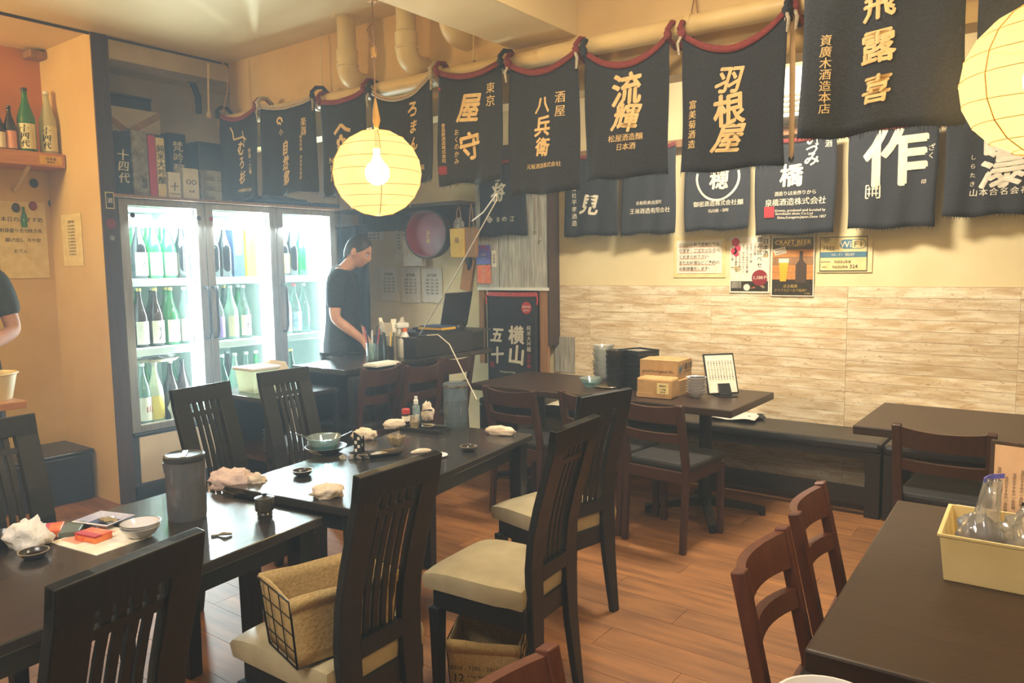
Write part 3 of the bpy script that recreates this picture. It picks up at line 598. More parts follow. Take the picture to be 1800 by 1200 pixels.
box_thing('gift_box', 'yellow sake gift box beside the navy one on the fridge top shelf', 'box', -5.03, -4.93, 3.335, 3.415, T1, T1+.38, 'yellow_card', (('大吟', .03, 0, .08, True, 'ink_r'),))
t = thing('paper_bundle', 'crumpled white paper bundle among bottles low in the first fridge section', 'wrapping', (-4.86, 2.70, T3_)); MB().lump((0, 0, 0), .045, .055, .12, 3, .4).build('crumpled_paper', 'paper', t, smooth=60)
t = thing('platter', 'round tray with film hanging under the middle shelf of the fridge', 'tray', (-4.95, 2.63, T3_+.405)); MB().lathe([(0, 0), (.12, 0), (.14, .018), (.13, .02), (.11, .008), (0, .008)], 24, sx=.7).build('tray', 'stone', t); MB().lump((0, 0, .008), .08, .11, .035, 5, .3).build('film_wrap', 'film', t)

# things on top of the fridge
TZ = FZ+.02
def gy(px, py, x=-4.80): return onx(px, py, x).y
box_thing('sake_box', 'slim black gift box with white brush characters, nearest the pillar on the fridge', 'box', -4.86, -4.77, 2.345, 2.435, TZ, TZ+.385, 'black_pl', (('十四代', .07, 0, -.02, True, 'ink_w'),))
box_thing('sake_box', 'grey box with an orange landscape print on the fridge', 'box', -4.87, -4.765, 2.445, 2.545, TZ, TZ+.40, 'grey_card', (('秘蔵', .035, .02, -.12, True, 'ink_k'),))
t = box_thing('sake_box', 'pink-red box leaning between grey and cream boxes on the fridge', 'box', -4.87, -4.77, 2.552, 2.60, TZ, TZ+.385, 'pink'); 
box_thing('sake_box', 'cream box with black vertical lettering on the fridge', 'box', -4.87, -4.77, 2.605, 2.66, TZ, TZ+.375, 'paper_y', (('純米大吟醸', .05, 0, .02, True, 'ink_k'),))
box_thing('sake_box', 'small white and red box with a black emblem on the fridge', 'box', -4.84, -4.765, 2.672, 2.755, TZ, TZ+.165, 'paper', (('十', .06, 0, -.01, False, 'ink_k'), ('Collection', .016, 0, -.055, False, 'ink_k')))
box_thing('sake_box', 'grey and white box with small round pictures on the fridge', 'box', -4.85, -4.765, 2.775, 2.885, TZ, TZ+.20, 'paper', (('○○', .04, 0, .01, False, 'ink_k'), ('××', .035, 0, -.05, False, 'ink_k')))
for i, w_ in enumerate(('bottom', 'middle', 'top')): box_thing('sake_box', f'flat patterned carton on the fridge beside the first apron, {w_} of its stack', 'box', -4.90, -4.765, 2.90, 3.055, TZ+i*.067, TZ+i*.067+.066, 'grey_card', group='flat cartons on the fridge')
box_thing('sake_box', 'tall black box with white brush writing behind the small fridge-top boxes', 'box', -5.0, -4.89, 2.76, 2.88, TZ, TZ+.44, 'black_pl', (('梵吟醸', .075, 0, .06, True, 'ink_w'),))
t = thing('gift_tube', 'stout black cylinder standing behind the cream box on the fridge', 'tube', (-4.96, 2.67, TZ)); MB().lathe([(.075, 0), (.075, .36)], 20).build('tube', 'black_pl', t, smooth=30); MB().lathe([(.078, .36), (.078, .41), (.07, .415)], 20).build('lid', 'grey_pl', t, smooth=30)
t = thing('storage_carton', 'pale cardboard carton crossed with brown tape on top of the fridge', 'carton', (-5.22, 2.62, TZ+.0))
MB().box(-.13, .13, -.25, .20, 0, .60).build('carton', 'beige_panel', t, bev=.004)
for k, (a, b) in enumerate((((-.245, .58), (.195, .30)), ((-.245, .30), (.195, .58)))):
    q = MB(); dy, dz = .02*(1 if k else 1), .026; q.add([(.1315, a[0], a[1]-dz), (.1315, b[0], b[1]-dz), (.1315, b[0], b[1]+dz), (.1315, a[0], a[1]+dz)], [(0, 1, 2, 3)]); q.build('tape', 'kraft_p', t)
t = thing('flat_case', 'flat black case lying on the taped carton', 'case', (-5.24, 2.56, TZ+.60)); MB().box(-.12, .12, -.2, .22, 0, .075).build('case', 'black_pl', t, bev=.006); MB().box(-.125, .125, -.205, .225, .075, .09).build('lid', 'black_pl', t, bev=.004)
t = thing('storage_bin', 'grey plastic bin behind the first apron on the fridge', 'bin', (-4.98, 3.08, TZ)); MB().box(-.1, .1, -.12, .12, 0, .40, .015, .015).build('bin', 'grey_pl', t, bev=.01); MB().box(-.108, .108, -.128, .128, .385, .405).build('rim', 'grey_pl', t, bev=.005)
t = thing('folded_cloth', 'folded dark cloths in plastic on top of the fridge under the aprons', 'cloth', (-4.86, 3.60, TZ))
for i in range(3): MB().box(-.12+.01*i, .10, -.30+.03*i, .25-.04*i, i*.018, i*.018+.017).build('fold', ('shirt', 'blue_card', 'black_pl')[i], t, bev=.006)
MB().lump((0, -.05, .054), .09, .16, .012, 4, .3).build('film', 'film', t)
t = thing('black_tray', 'black tray projecting from the end of the fridge top', 'tray', (-4.85, 3.93, TZ)); MB().box(-.14, .12, -.10, .12, 0, .02).build('tray', 'black_pl', t, bev=.006); MB().box(-.15, .13, -.11, .13, .02, .032).build('rim', 'black_pl', t, bev=.004)
# cable in the niche above
pts = [onx(*q, -5.0) for q in ((178, 97), (230, 106), (290, 118), (318, 125), (338, 145), (348, 170), (350, 200))]
t = thing('conduit', 'thick black bent cable conduit on the niche wall above the fridge', 'conduit', pts[0]); MB().tube([p-pts[0] for p in pts], .022, 10).build('conduit_tube', 'black_pl', t, smooth=60); MB().box(-.3, .03, -.03, .03, -.03, .03).build('bracket', 'black_pl', t)
pts = [onx(*q, -4.7) for q in ((366, 112), (366, 160), (367, 202))]; t = thing('wall_pole', 'slim pale pole beside the ceiling corner above the fridge', 'pole', pts[2]); MB().tube([p-pts[2] for p in pts], .007, 8).build('pole', 'pipe', t); MB().lump((0, 0, -.02), .016, .016, .03, 2, .2, 10).build('pole_foot', 'pipe', t)
pts = [onx(*q, -4.55) for q in ((388, 106), (402, 125), (400, 160), (392, 198))]; t = thing('hanging_cord', 'thin brown cord dropping from the ceiling corner to the first apron', 'cord', pts[-1]); MB().tube([p-pts[-1] for p in pts], .004, 6).build('cord', 'board_brown', t)
# stickers on the dark pillar trim
for q, m_, nm, lab in (((193, 352), 'ink_k', '道', 'framed square sticker on the dark pillar edge'), ((195, 393), 'red_lacq', None, 'round red sticker on the dark pillar edge'), ((197, 418), 'grey_card', None, 'small grey sticker under the red one on the pillar')):
    p = onx(*q, XW+.001); t = thing('sticker', lab, 'sticker', p); k = mpp(p)
    if nm: MB().box(0, .001, -.026, .026, -.05, .05).build('frame', 'paper_y', t); MB().box(.001, .0015, -.021, .021, -.044, .044).build('face', 'black_pl', t); qq = MB(); qq.M = Matrix.Translation((.0022, 0, 0)) @ Matrix.Rotation(R(90), 4, 'Z'); letter(qq, nm, .035); qq.build('lettering', 'paper', t)
    else:
        o = MB().lathe([(.03 if m_ == 'red_lacq' else .016, 0), (.03 if m_ == 'red_lacq' else .016, .001)], 20).build('face', m_, t); o.rotation_euler = (0, R(90), 0)

# ================================================================ shelf with bottles, papers and kitchen corner at the ochre wall
t = thing('wall_shelf', 'orange-brown wooden wall shelf holding sake bottles at the ochre wall', 'shelf', (-5.17, 2.225, 2.09))
MB().box(-.28, 0, -1.3, 0, .015, .10).build('board', 'shelf_wood', t, bev=.004)
MB().tube([(-.27, -.2, -.12), (-.03, -.2, .015)], .012, 8).build('bracket', 'pipe', t)
o = MB().box(.001, .003, -.15, -.02, .028, .082).build('price_sticker', 'yellow_card', t, bev=.001)
q = MB(); q.M = Matrix.Translation((.004, -.085, .055)) @ Matrix.Rotation(R(90), 4, 'Z'); letter(q, '日本酒', .02, 0, .008); letter(q, '販売中', .016, 0, -.012); q.build('lettering', 'ink_k', o)
SH = 2.19
for q, g, lab, cap, h, txt, desc in (((0, 258), 'g_brown', 'paper', 'black_pl', .24, None, 'small brown bottle at the photo edge on the orange shelf'), ((20, 262), 'g_black', 'lab_pink', 'black_pl', .27, None, 'small dark bottle with orange label on the orange shelf'),
        ((50, 270), 'g_green', 'lab_cream', 'black_pl', .39, '十四代', 'tall green bottle with lettered cream label on the orange shelf'), ((88, 272), 'g_milk', 'lab_cream', 'white_pl', .39, '十四代', 'tall pale bottle with lettered cream label at the shelf end')):
    p = onx(q[0], q[1], -5.26); b = bottle(desc, p.y, SH, g, lab, -5.26, h, .05 if h > .3 else .036, cap, txt, 'ink_k'); b.rotation_euler = (0, 0, R(-35))
def sheet(label, q0, q1, plane, val, m, lines=(), name='paper_notice', cat='notice', n=None):
    """paper taped to a wall; q0/q1 opposite corners in the photo"""
    f = {'x': onx, 'y': ony}[plane]; a, b = f(*q0, val), f(*q1, val); c = (a+b)/2; t = thing(name, label, cat, c)
    if plane == 'y': w_, h_ = abs(b.x-a.x)/2, abs(b.z-a.z)/2; MB().box(-w_, w_, -.0012, .0012, -h_, h_).build('sheet', m, t)
    else: w_, h_ = abs(b.y-a.y)/2, abs(b.z-a.z)/2; MB().box(-.0012, .0012, -w_, w_, -h_, h_).build('sheet', m, t)
    rot = Matrix() if plane == 'y' else Matrix.Rotation(R(90), 4, 'Z')
    for i, (s, size, dx, dz, vert, tm) in enumerate(lines):
        q = MB(); q.M = rot @ Matrix.Translation((0, -.0022, 0)); letter(q, s, size, dx, dz, 0, vert, .008, .3); q.build('lettering', tm, t)
    return t, w_, h_
sheet('large handwritten menu sheet on the ochre wall under the shelf', (-8, 352), (88, 488), 'x', -5.447, 'paper_y', [('本日のおすすめ', .035, 0, .13, False, 'ink_k'), ('刺身盛り合せ', .028, -.05, .06, False, 'ink_k'), ('焼き鳥', .028, .07, .06, False, 'ink_k'), ('揚げ出し', .028, -.05, 0, False, 'ink_k'), ('冷や奴', .028, .06, 0, False, 'ink_k'), ('おでん', .028, -.02, -.07, False, 'ink_k')])
sheet('small printed sheet with close lines on the ochre wall', (107, 378), (148, 467), 'y', 2.227, 'paper_y', [('営業許可証', .018, 0, .115, False, 'ink_k')]+[('第一条食品衛生法', .0125, 0, .09-.02*i, False, 'ink_k') for i in range(10)])
p = onx(42, 380, -5.44); t = thing('bottle_magnet', 'green bottle-shaped ornament pinned above the handwritten menu', 'ornament', p); MB().lathe([(.018, -.07), (.018, .0), (.008, .03), (.008, .06)], 10, sx=.4).build('body', 'g_green', t, smooth=50)
for q, m_, lab in (((28, 365), 'stone_d', 'dark leaf-shaped magnet beside the green bottle ornament'), ((58, 362), 'red_lacq', 'dark red magnet right by the green bottle ornament'), ((92, 357), 'stone_d', 'small dark magnet at the corner of the menu sheet'), ((60, 322), 'black_pl', 'small dark poster under the orange shelf')):
    p = onx(*q, -5.443); t = thing('magnet', lab, 'magnet', p); MB().lathe([(.03, -.004), (.03, .002), (.02, .006)], 14, sx=1, sy=.8).build('face', m_, t).rotation_euler = (0, R(90), 0)
t = thing('prep_counter', 'narrow wooden ledge against the kitchen wall, with a cream tub', 'counter', (-4.07, 1.05, 0))
MB().box(-.32, .0, -.55, .45, .80, .835).build('top', 'shelf_wood', t, bev=.004); MB().box(-.30, -.06, -.5, .2, 0, .80).build('base', 'black_wood', t)
p = onx(4, 683, -4.75); t = thing('cream_tub', 'cream plastic tub on the kitchen ledge at the photo edge', 'tub', onz(-20, 702, .835)); MB().open_lathe([(.0, .0), (.10, 0), (.125, .12), (.135, .125), (.13, .13), (.118, .12), (.095, .006), (0, .006)], 24).build('tub', 'cream_pl', t, smooth=40)
t = thing('low_step', 'low dark box-like step in the corner by the ochre wall', 'step', (-5.24, 1.98, 0)); MB().box(-.20, .20, -.22, .22, 0, .30).build('box', 'black_wood', t, bev=.01); MB().box(-.205, .21, -.24, .24, .30, .325).build('lid', 'vinyl_black', t, bev=.008)

# ================================================================ service counter
CZ = .85
t = thing('service_counter', 'dark service counter with glossy top in front of the fridge', 'counter', (-3.98, 2.98, 0))
MB().box(0, .50, 0, 1.42, CZ-.035, CZ).build('top', 'top_black', t, bev=.005); MB().box(.03, .08, .01, 1.40, 0, CZ-.035).build('front_panel', 'black_wood', t)
t = thing('dish_cabinet', 'low open dark cabinet with dish shelves at the counter end', 'cabinet', (-4.02, 2.45, 0))
MB().box(0, .52, 0, .5, .725, .75).build('top', 'top_black', t, bev=.003)
for z in (.05, .40): MB().box(0, .52, 0.0, .5, z, z+.025).build('shelf', 'brown_dark', t)
for x in (0, .49):
    for y_ in (0.0, .47): MB().box(x, x+.03, y_, y_+.03, 0, .725).build('post', 'black_wood', t)
MB().box(0, .015, .03, .47, .06, .72).build('back_panel', 'black_wood', t)
for (x, y_, z, n, r, lab) in ((-3.62, 2.56, .425, 7, .055, 'stack of small dark plates on the upper dish shelf'), (-3.62, 2.60, .075, 6, .055, 'stack of small dark plates on the lower dish shelf')):
    for i in range(n): 
        o = tag(MB().lathe([(0, 0), (r*.6, 0), (r, .016), (r*.96, .019), (r*.6, .006), (0, .006)], 18).build('small_plate', 'stone_d', loc=(x, y_, z+i*.019), smooth=40), f'small dark plate, {OR[i] if i < 6 else "seventh"} from below in the {"upper" if z > .3 else "lower"} dish shelf stack', 'plate', 'plates on the dish shelves')
for i in range(2):
    tag(MB().open_lathe([(0, 0), (.045, 0), (.07, .05), (.066, .05), (.04, .006), (0, .006)], 18).build('stacked_bowl', 'stone', loc=(-3.58, 2.48, .075+i*.03), smooth=40), ('stoneware bowl on the lower dish shelf beside the plates', 'stoneware bowl nested in the one on the lower dish shelf')[i], 'bowl')
t = thing('lidded_box', 'white lidded plastic food box on the dish cabinet by the fridge', 'food box', (-3.80, 2.60, .75)); MB().box(-.09, .09, -.085, .085, 0, .13, .012, .012).build('box', 'g_milk', t, bev=.008); MB().box(-.10, .10, -.095, .095, .13, .148).build('lid', 'white_pl', t, bev=.006)
t = thing('folded_towel', 'folded beige towel lying next to the lidded food box', 'towel', (-3.92, 2.80, .75)); MB().lump((0, 0, 0), .07, .12, .10, 8, .2).build('towel', 'towel', t, smooth=60)
for i in range(3):
    for r_, (z0, z1) in enumerate(((.42, .80), (.10, .38))):
        y_ = 3.02+i*.17+r_*.09
        t = thing('black_bag', ('black cloth bag hung on the counter front, upper row, ', 'black cloth bag hung on the counter front, lower row, ')[r_]+('nearest the food box', 'in the middle', 'nearest the chairs')[i], 'bag', (-3.515, y_+.08, z0), group='black bags on the counter front')
        MB().box(0, .05, -.078, .078, 0, z1-z0, .006, .004).build('bag_body', 'shirt', t, bev=.012)
        MB().tube([(.03, -.03, z1-z0-.01), (.045, -.02, z1-z0-.045), (.05, 0, z1-z0-.055), (.045, .02, z1-z0-.045), (.03, .03, z1-z0-.01)], .004, 6).build('strap', 'grey_pl', t)
# things on the counter
def on(px, py, z): return onz(px, py, z)
p = on(690, 628, CZ)
t = thing('utensil_pot', 'stainless steel pot stuffed with white paper slips on the counter', 'pot', p); MB().open_lathe([(0, 0), (.062, 0), (.062, .15), (.058, .15), (.058, .005), (0, .005)], 24).build('pot', 'chrome', t, smooth=40)
q = MB(); rnd = random.Random(3)
for i in range(14):
    a = rnd.uniform(0, 6.28); ln = rnd.uniform(.16, .24); d = Vector((math.cos(a)*.35, math.sin(a)*.45, 1)).normalized(); s = Vector((-math.sin(a), math.cos(a), 0))*.018; b = Vector((math.cos(a)*.02, math.sin(a)*.02, .06)); q.add([b-s, b+s, b+s+d*ln, b-s+d*ln], [(0, 1, 2, 3)])
q.build('paper_slips', 'paper', t)
p = on(655, 632, CZ); t = thing('pen_stand', 'clear pen stand full of pens at the counter edge', 'pen stand', p)
MB().open_lathe([(0, 0), (.04, 0), (.04, .11), (.037, .11), (.037, .004), (0, .004)], 16).build('cup', 'g_clear', t, smooth=40)
for i in range(8):
    a = i*.8; MB().tube([(.02*math.cos(a), .02*math.sin(a), .005), (.05*math.cos(a), .05*math.sin(a), .18+.02*(i % 3))], .005, 6).build('pen', ('blue_card', 'red', 'black_pl', 'white_pl')[i % 4], t)
p = on(668, 636, CZ); t = thing('pen_stand', 'dark pen stand with scissors beside the steel pot', 'pen stand', (p.x+.03, p.y+.05, CZ)); MB().open_lathe([(0, 0), (.035, 0), (.035, .10), (.03, .10), (.03, .004), (0, .004)], 16).build('cup', 'black_pl', t)
for i in range(4): a = i*1.5+.4; MB().tube([(.015*math.cos(a), .015*math.sin(a), .005), (.04*math.cos(a), .04*math.sin(a), .19)], .005, 6).build('pen', ('green_card', 'yellow_card', 'grey_pl', 'black_pl')[i], t)
p = on(712, 628, CZ); t = thing('spray_bottle', 'white spray bottle with orange collar on the counter', 'spray bottle', p)
MB().lathe([(.04, 0), (.042, .01), (.042, .12), (.02, .165), (.016, .175)], 18).build('bottle', 'white_pl', t, smooth=40); MB().lathe([(.019, .175), (.019, .20)], 14).build('collar', 'orange_card', t)
MB().box(-.018, .018, -.075, .03, .20, .235).build('spray_head', 'white_pl', t, bev=.008); MB().box(-.008, .008, -.06, -.045, .165, .205).build('trigger', 'white_pl', t)
MB().box(.043, .044, -.02, .02, .03, .11).build('label_patch', 'grey_card', t)
p = on(660, 645, CZ); t = thing('note_tray', 'thin white note tray at the counter front edge', 'tray', (p.x-.03, p.y+.06, CZ)); MB().box(-.06, .06, -.08, .13, 0, .014).build('tray', 'white_pl', t, bev=.003); MB().box(-.05, .05, -.07, .12, .014, .02).build('notes', 'paper', t)
t = thing('register_cabinet', 'tall black cabinet at the counter end carrying a laptop', 'cabinet', (-3.98, 3.62-.02, CZ))
MB().box(.08, .48, 0, .06, 0, .14).build('front_screen', 'black_pl', t, bev=.004); MB().box(.42, .48, .06, .60, 0, .15).build('side_screen', 'black_pl', t, bev=.004); MB().box(-.05, .42, .30, .80, 0, .13).build('body', 'black_pl', t, bev=.004); MB().box(-.05, .47, .28, .82, .13, .145).build('top', 'grey_pl', t)
z_ = CZ+.145
t = thing('paper_tray', 'flat tray of papers in front of the laptop', 'tray', (-3.66, 3.98, z_)); MB().box(-.13, .13, -.07, .10, 0, .02).build('tray', 'black_pl', t); MB().box(-.11, .11, -.06, .09, .02, .035).build('sheets', 'yellow_card', t); MB().box(-.1, .1, -.06, .1, .035, .045).build('booklet', 'blue_card', t)
t = thing('laptop', 'open black laptop on the register cabinet', 'laptop', (-3.84, 4.22, z_), R(-82)); MB().box(-.18, .18, -.12, .12, 0, .018).build('keyboard_base', 'black_pl', t, bev=.003)
q = MB(); q.M = Matrix.Translation((0, .12, .018)) @ Matrix.Rotation(R(-12), 4, 'X'); q.box(-.18, .18, 0, .012, 0, .26); q.build('screen_lid', 'black_pl', t, bev=.003)
t['label'] = 'open black laptop on the register cabinet'
t = thing('computer_mouse', 'black computer mouse beside the laptop', 'mouse', (-3.58, 4.14, z_)); MB().lump((0, 0, 0), .03, .05, .035, 1, .02, 14).build('shell', 'black_pl', t, smooth=60)
# pass-through clutter on the back wall behind the man
PB = 4.965
for q0, q1, lab in (((690, 385), (728, 460), 'printed sheet on the back wall behind the man, upper one'), ((705, 470), (740, 532), 'printed sheet on the back wall beneath the white paper bag'), ((742, 472), (778, 532), 'bright printed list on the back wall below the red tub'), ((668, 470), (700, 528), 'dim printed sheet by the man on the back wall'), ((640, 390), (676, 420), 'dim printed sheet above the head of the man')):
    sheet(lab, q0, q1, 'y', PB, 'paper', [('御予約表', .028, 0, .09, False, 'ink_k')]+[('時間 名前 人数', .018, 0, .05-.03*i, False, 'ink_k') for i in range(5)])
p = ony(760, 412, 4.80); t = thing('rice_tub', 'round wooden tub with red lacquered inside hung facing out on the wall', 'tub', p, rot=(R(90), 0, R(12)))
MB().open_lathe([(0, 0), (.19, 0), (.20, .11), (.185, .11), (.175, .015), (0, .015)], 36).build('inner_bowl', 'red_lacq', t, smooth=40)
MB().open_lathe([(.197, -.003), (.208, .10), (.203, .114), (.19, .114)], 36).build('outer_hoop', 'board_dark', t, smooth=40)
q = MB(); q.M = Matrix.Translation((-.03, -.02, .022)) @ Matrix.Rotation(R(-90), 4, 'X'); letter(q, '喜久屋', .035, 0, 0, 0, True, .01); q.build('lettering', 'yellow_card', t)
def bag(label, q0, q1, yv, m, dep=.06):
    a, b = ony(*q0, yv), ony(*q1, yv); t = thing('paper_bag', label, 'bag', ((a.x+b.x)/2, yv, min(a.z, b.z))); w_, h_ = abs(b.x-a.x)/2, abs(b.z-a.z)
    MB().box(-w_, w_, 0, dep, 0, h_, .004, .004).build('bag_body', m, t, bev=.004)
    hh = max(.065, 1.955-min(a.z, b.z)-h_); MB().tube([(-w_*.5, dep/2, h_), (-w_*.2, dep/2, h_+hh*.75), (0, dep/2, h_+hh), (w_*.2, dep/2, h_+hh*.75), (w_*.5, dep/2, h_)], .004, 6).build('bag_handle', 'board_brown', t); return t, w_, h_
t, w_, h_ = bag('yellow paper bag hung next to the red tub', (790, 402), (816, 452), 4.69, 'yellow_card')
q = MB(); letter(q, '福', .05, 0, h_*.6, -.001); q.build('lettering', 'board_brown', t)
MB().lump((0, .03, h_-.01), .05, .03, .06, 6, .4).build('plastic_wrap', 'film', t)
t, w_, h_ = bag('white paper bag with small gold marks hung on the back wall', (706, 414), (742, 467), 4.85, 'paper')
q = MB(); letter(q, '八百', .06, 0, h_*.45, -.001); q.build('lettering', 'yellow_card', t)
bag('brown paper bag hung between yellow bag and grey boards', (816, 402), (834, 452), 4.70, 'board_brown')
a = ony(822, 480, 4.957); t = thing('wooden_tag', 'yellow wooden tag board hung by a black strap', 'tag', a); q = MB(); q.M = Matrix.Rotation(R(12), 4, 'Y'); q.box(-.06, .06, -.008, .008, -.15, .13); q.build('board', 'shelf_wood', t, bev=.01); MB().lump((.03, -.01, .10), .035, .02, .07, 3, .4, 12, flat=False).build('strap', 'black_pl', t)
t = thing('steel_shelf', 'dark shelf with utensils above the man on the back wall', 'shelf', (-5.0, 4.66, 1.95)); MB().box(-.5, 1.0, 0, .31, 0, .03).build('board', 'board_dark', t)
MB().box(-.5, 1.02, .29, .312, -.16, 0).build('rail', 'board_dark', t)
for i, x in enumerate((-.2, .05, .34)): MB().tube([(x, .0, .03), (x+.02, -.02, .10), (x+.12, -.03, .10), (x+.14, -.02, .0)], .006, 6).build('steel_hoop', 'chrome', t)
p = ony(612, 500, 4.45); t = thing('dark_curtain', 'dark cloth curtain hanging at the doorway beside the fridge', 'curtain', (-5.18, 4.42, .75)); MB().grid(20, 8, lambda u, v: (-.02+.38*u, .02*math.sin(u*26)*(1-v*.4), 1.05*v)).build('curtain_cloth', 'shirt', t, smooth=60, solid=.004)
MB().tube([(-.04, 0, 1.055), (.38, 0, 1.055)], .01, 8).build('rail', 'black_pl', t)
for x in (.02, .32): MB().tube([(x, 0, 1.055), (x, 0, ZC-.75)], .004, 6).build('hanger', 'black_pl', t)
# ================================================================ people
def skinned(name, verts, edges, rad, sub=2):
    """grow a limb graph into one surface: Skin + Subdivision, returned as (verts, faces)"""
    me = bpy.data.meshes.new(name); me.from_pydata(verts, edges, []); o = bpy.data.objects.new(name, me); COL.objects.link(o)
    o.modifiers.new('skin', 'SKIN').use_smooth_shade = True; s = o.modifiers.new('sub', 'SUBSURF'); s.levels = sub
    for i, r in enumerate(rad):
        sv = me.skin_vertices[0].data[i]; sv.radius = r if isinstance(r, tuple) else (r, r); sv.use_root = (i == 0)
    dg = bpy.context.evaluated_depsgraph_get(); m2 = bpy.data.meshes.new_from_object(o.evaluated_get(dg))
    out = ([tuple(v.co) for v in m2.vertices], [tuple(p.vertices) for p in m2.polygons]); bpy.data.objects.remove(o); bpy.data.meshes.remove(me); bpy.data.meshes.remove(m2); return out
class Limb:
    def __init__(s): s.v = []; s.e = []; s.r = []
    def chain(s, start, pts):
        i = start
        for p, r in pts:
            s.v.append(p); s.r.append(r); j = len(s.v)-1
            if i is not None: s.e.append((i, j))
            i = j
        return i
def head_mesh(mb, c, tilt):
    q = MB(); n = 28; v = []
    def f(u, w):
        th = PI*w; ph = 2*PI*u; x, y_, z = math.sin(th)*math.sin(ph), math.sin(th)*math.cos(ph), math.cos(th)   # +y is the face
        X, Y, Z = x*.074, y_*.094, z*.118
        if z < -.1: k = 1-.32*(-z-.1); X *= k; Y = Y*(1-.15*(-z-.1))+(.014*(-z) if y_ > 0 else .02*(-z))
        if y_ > .3:
            nose = math.exp(-((x/.16)**2))*math.exp(-(((z+.12)/.22)**2)); Y += .024*nose*(1 if z < .05 else .55)
            for sx in (-1, 1): Y -= .011*math.exp(-(((x-sx*.40)/.17)**2))*math.exp(-(((z-.05)/.13)**2))
            Y += .006*math.exp(-((x/.35)**2))*math.exp(-(((z+.45)/.07)**2))-.006*math.exp(-((x/.3)**2))*math.exp(-(((z+.38)/.03)**2)); Y += .010*math.exp(-((x/.3)**2))*math.exp(-(((z+.75)/.14)**2))
            Y += .004*math.exp(-(((z-.22)/.07)**2))
        return (X, Y, Z)
    q.grid(n, 20, f); mm = Matrix.Translation(c) @ tilt; mb.M = mm; mb.add(q.v, q.f)
    for sx in (-1, 1): mb.lump((sx*.076, -.008, -.008), .010, .020, .032, 2, .1, 12, flat=False)
    mb.M = Matrix(); return mm
def hand(L, i, wr, d, side, palm, curl=.35, s=1.0):
    """palm, thumb and four fingers grown from wrist index i; d forward, side towards the thumb, palm normal"""
    d = Vector(d).normalized(); side = Vector(side).normalized(); palm = Vector(palm).normalized(); wr = Vector(wr)
    pc = wr+d*.045*s; k = L.chain(i, [(tuple(pc), (.036*s, .020*s))]); kn = wr+d*.085*s; km = L.chain(k, [(tuple(kn), (.038*s, .016*s))])
    for j, (o, ln) in enumerate(((.028, .072), (.010, .082), (-.009, .076), (-.027, .060))):
        a = kn+side*o*s; pts = []; dd = d.copy(); p = a+d*.006*s
        for q in range(3): dd = (dd+palm*curl*(.6+.3*q)).normalized(); p = p+dd*ln*s*(.42, .32, .26)[q]; pts.append((tuple(p), (.0085, .0078, .0065)[q]*s))
        L.chain(km, pts)
    b = wr+d*.028*s+side*.028*s; L.chain(k, [(tuple(b+side*.012*s+d*.01*s), .012*s), (tuple(b+side*.028*s+d*.04*s), .010*s), (tuple(b+side*.026*s+d*.066*s+palm*.008*s), .0075*s)])
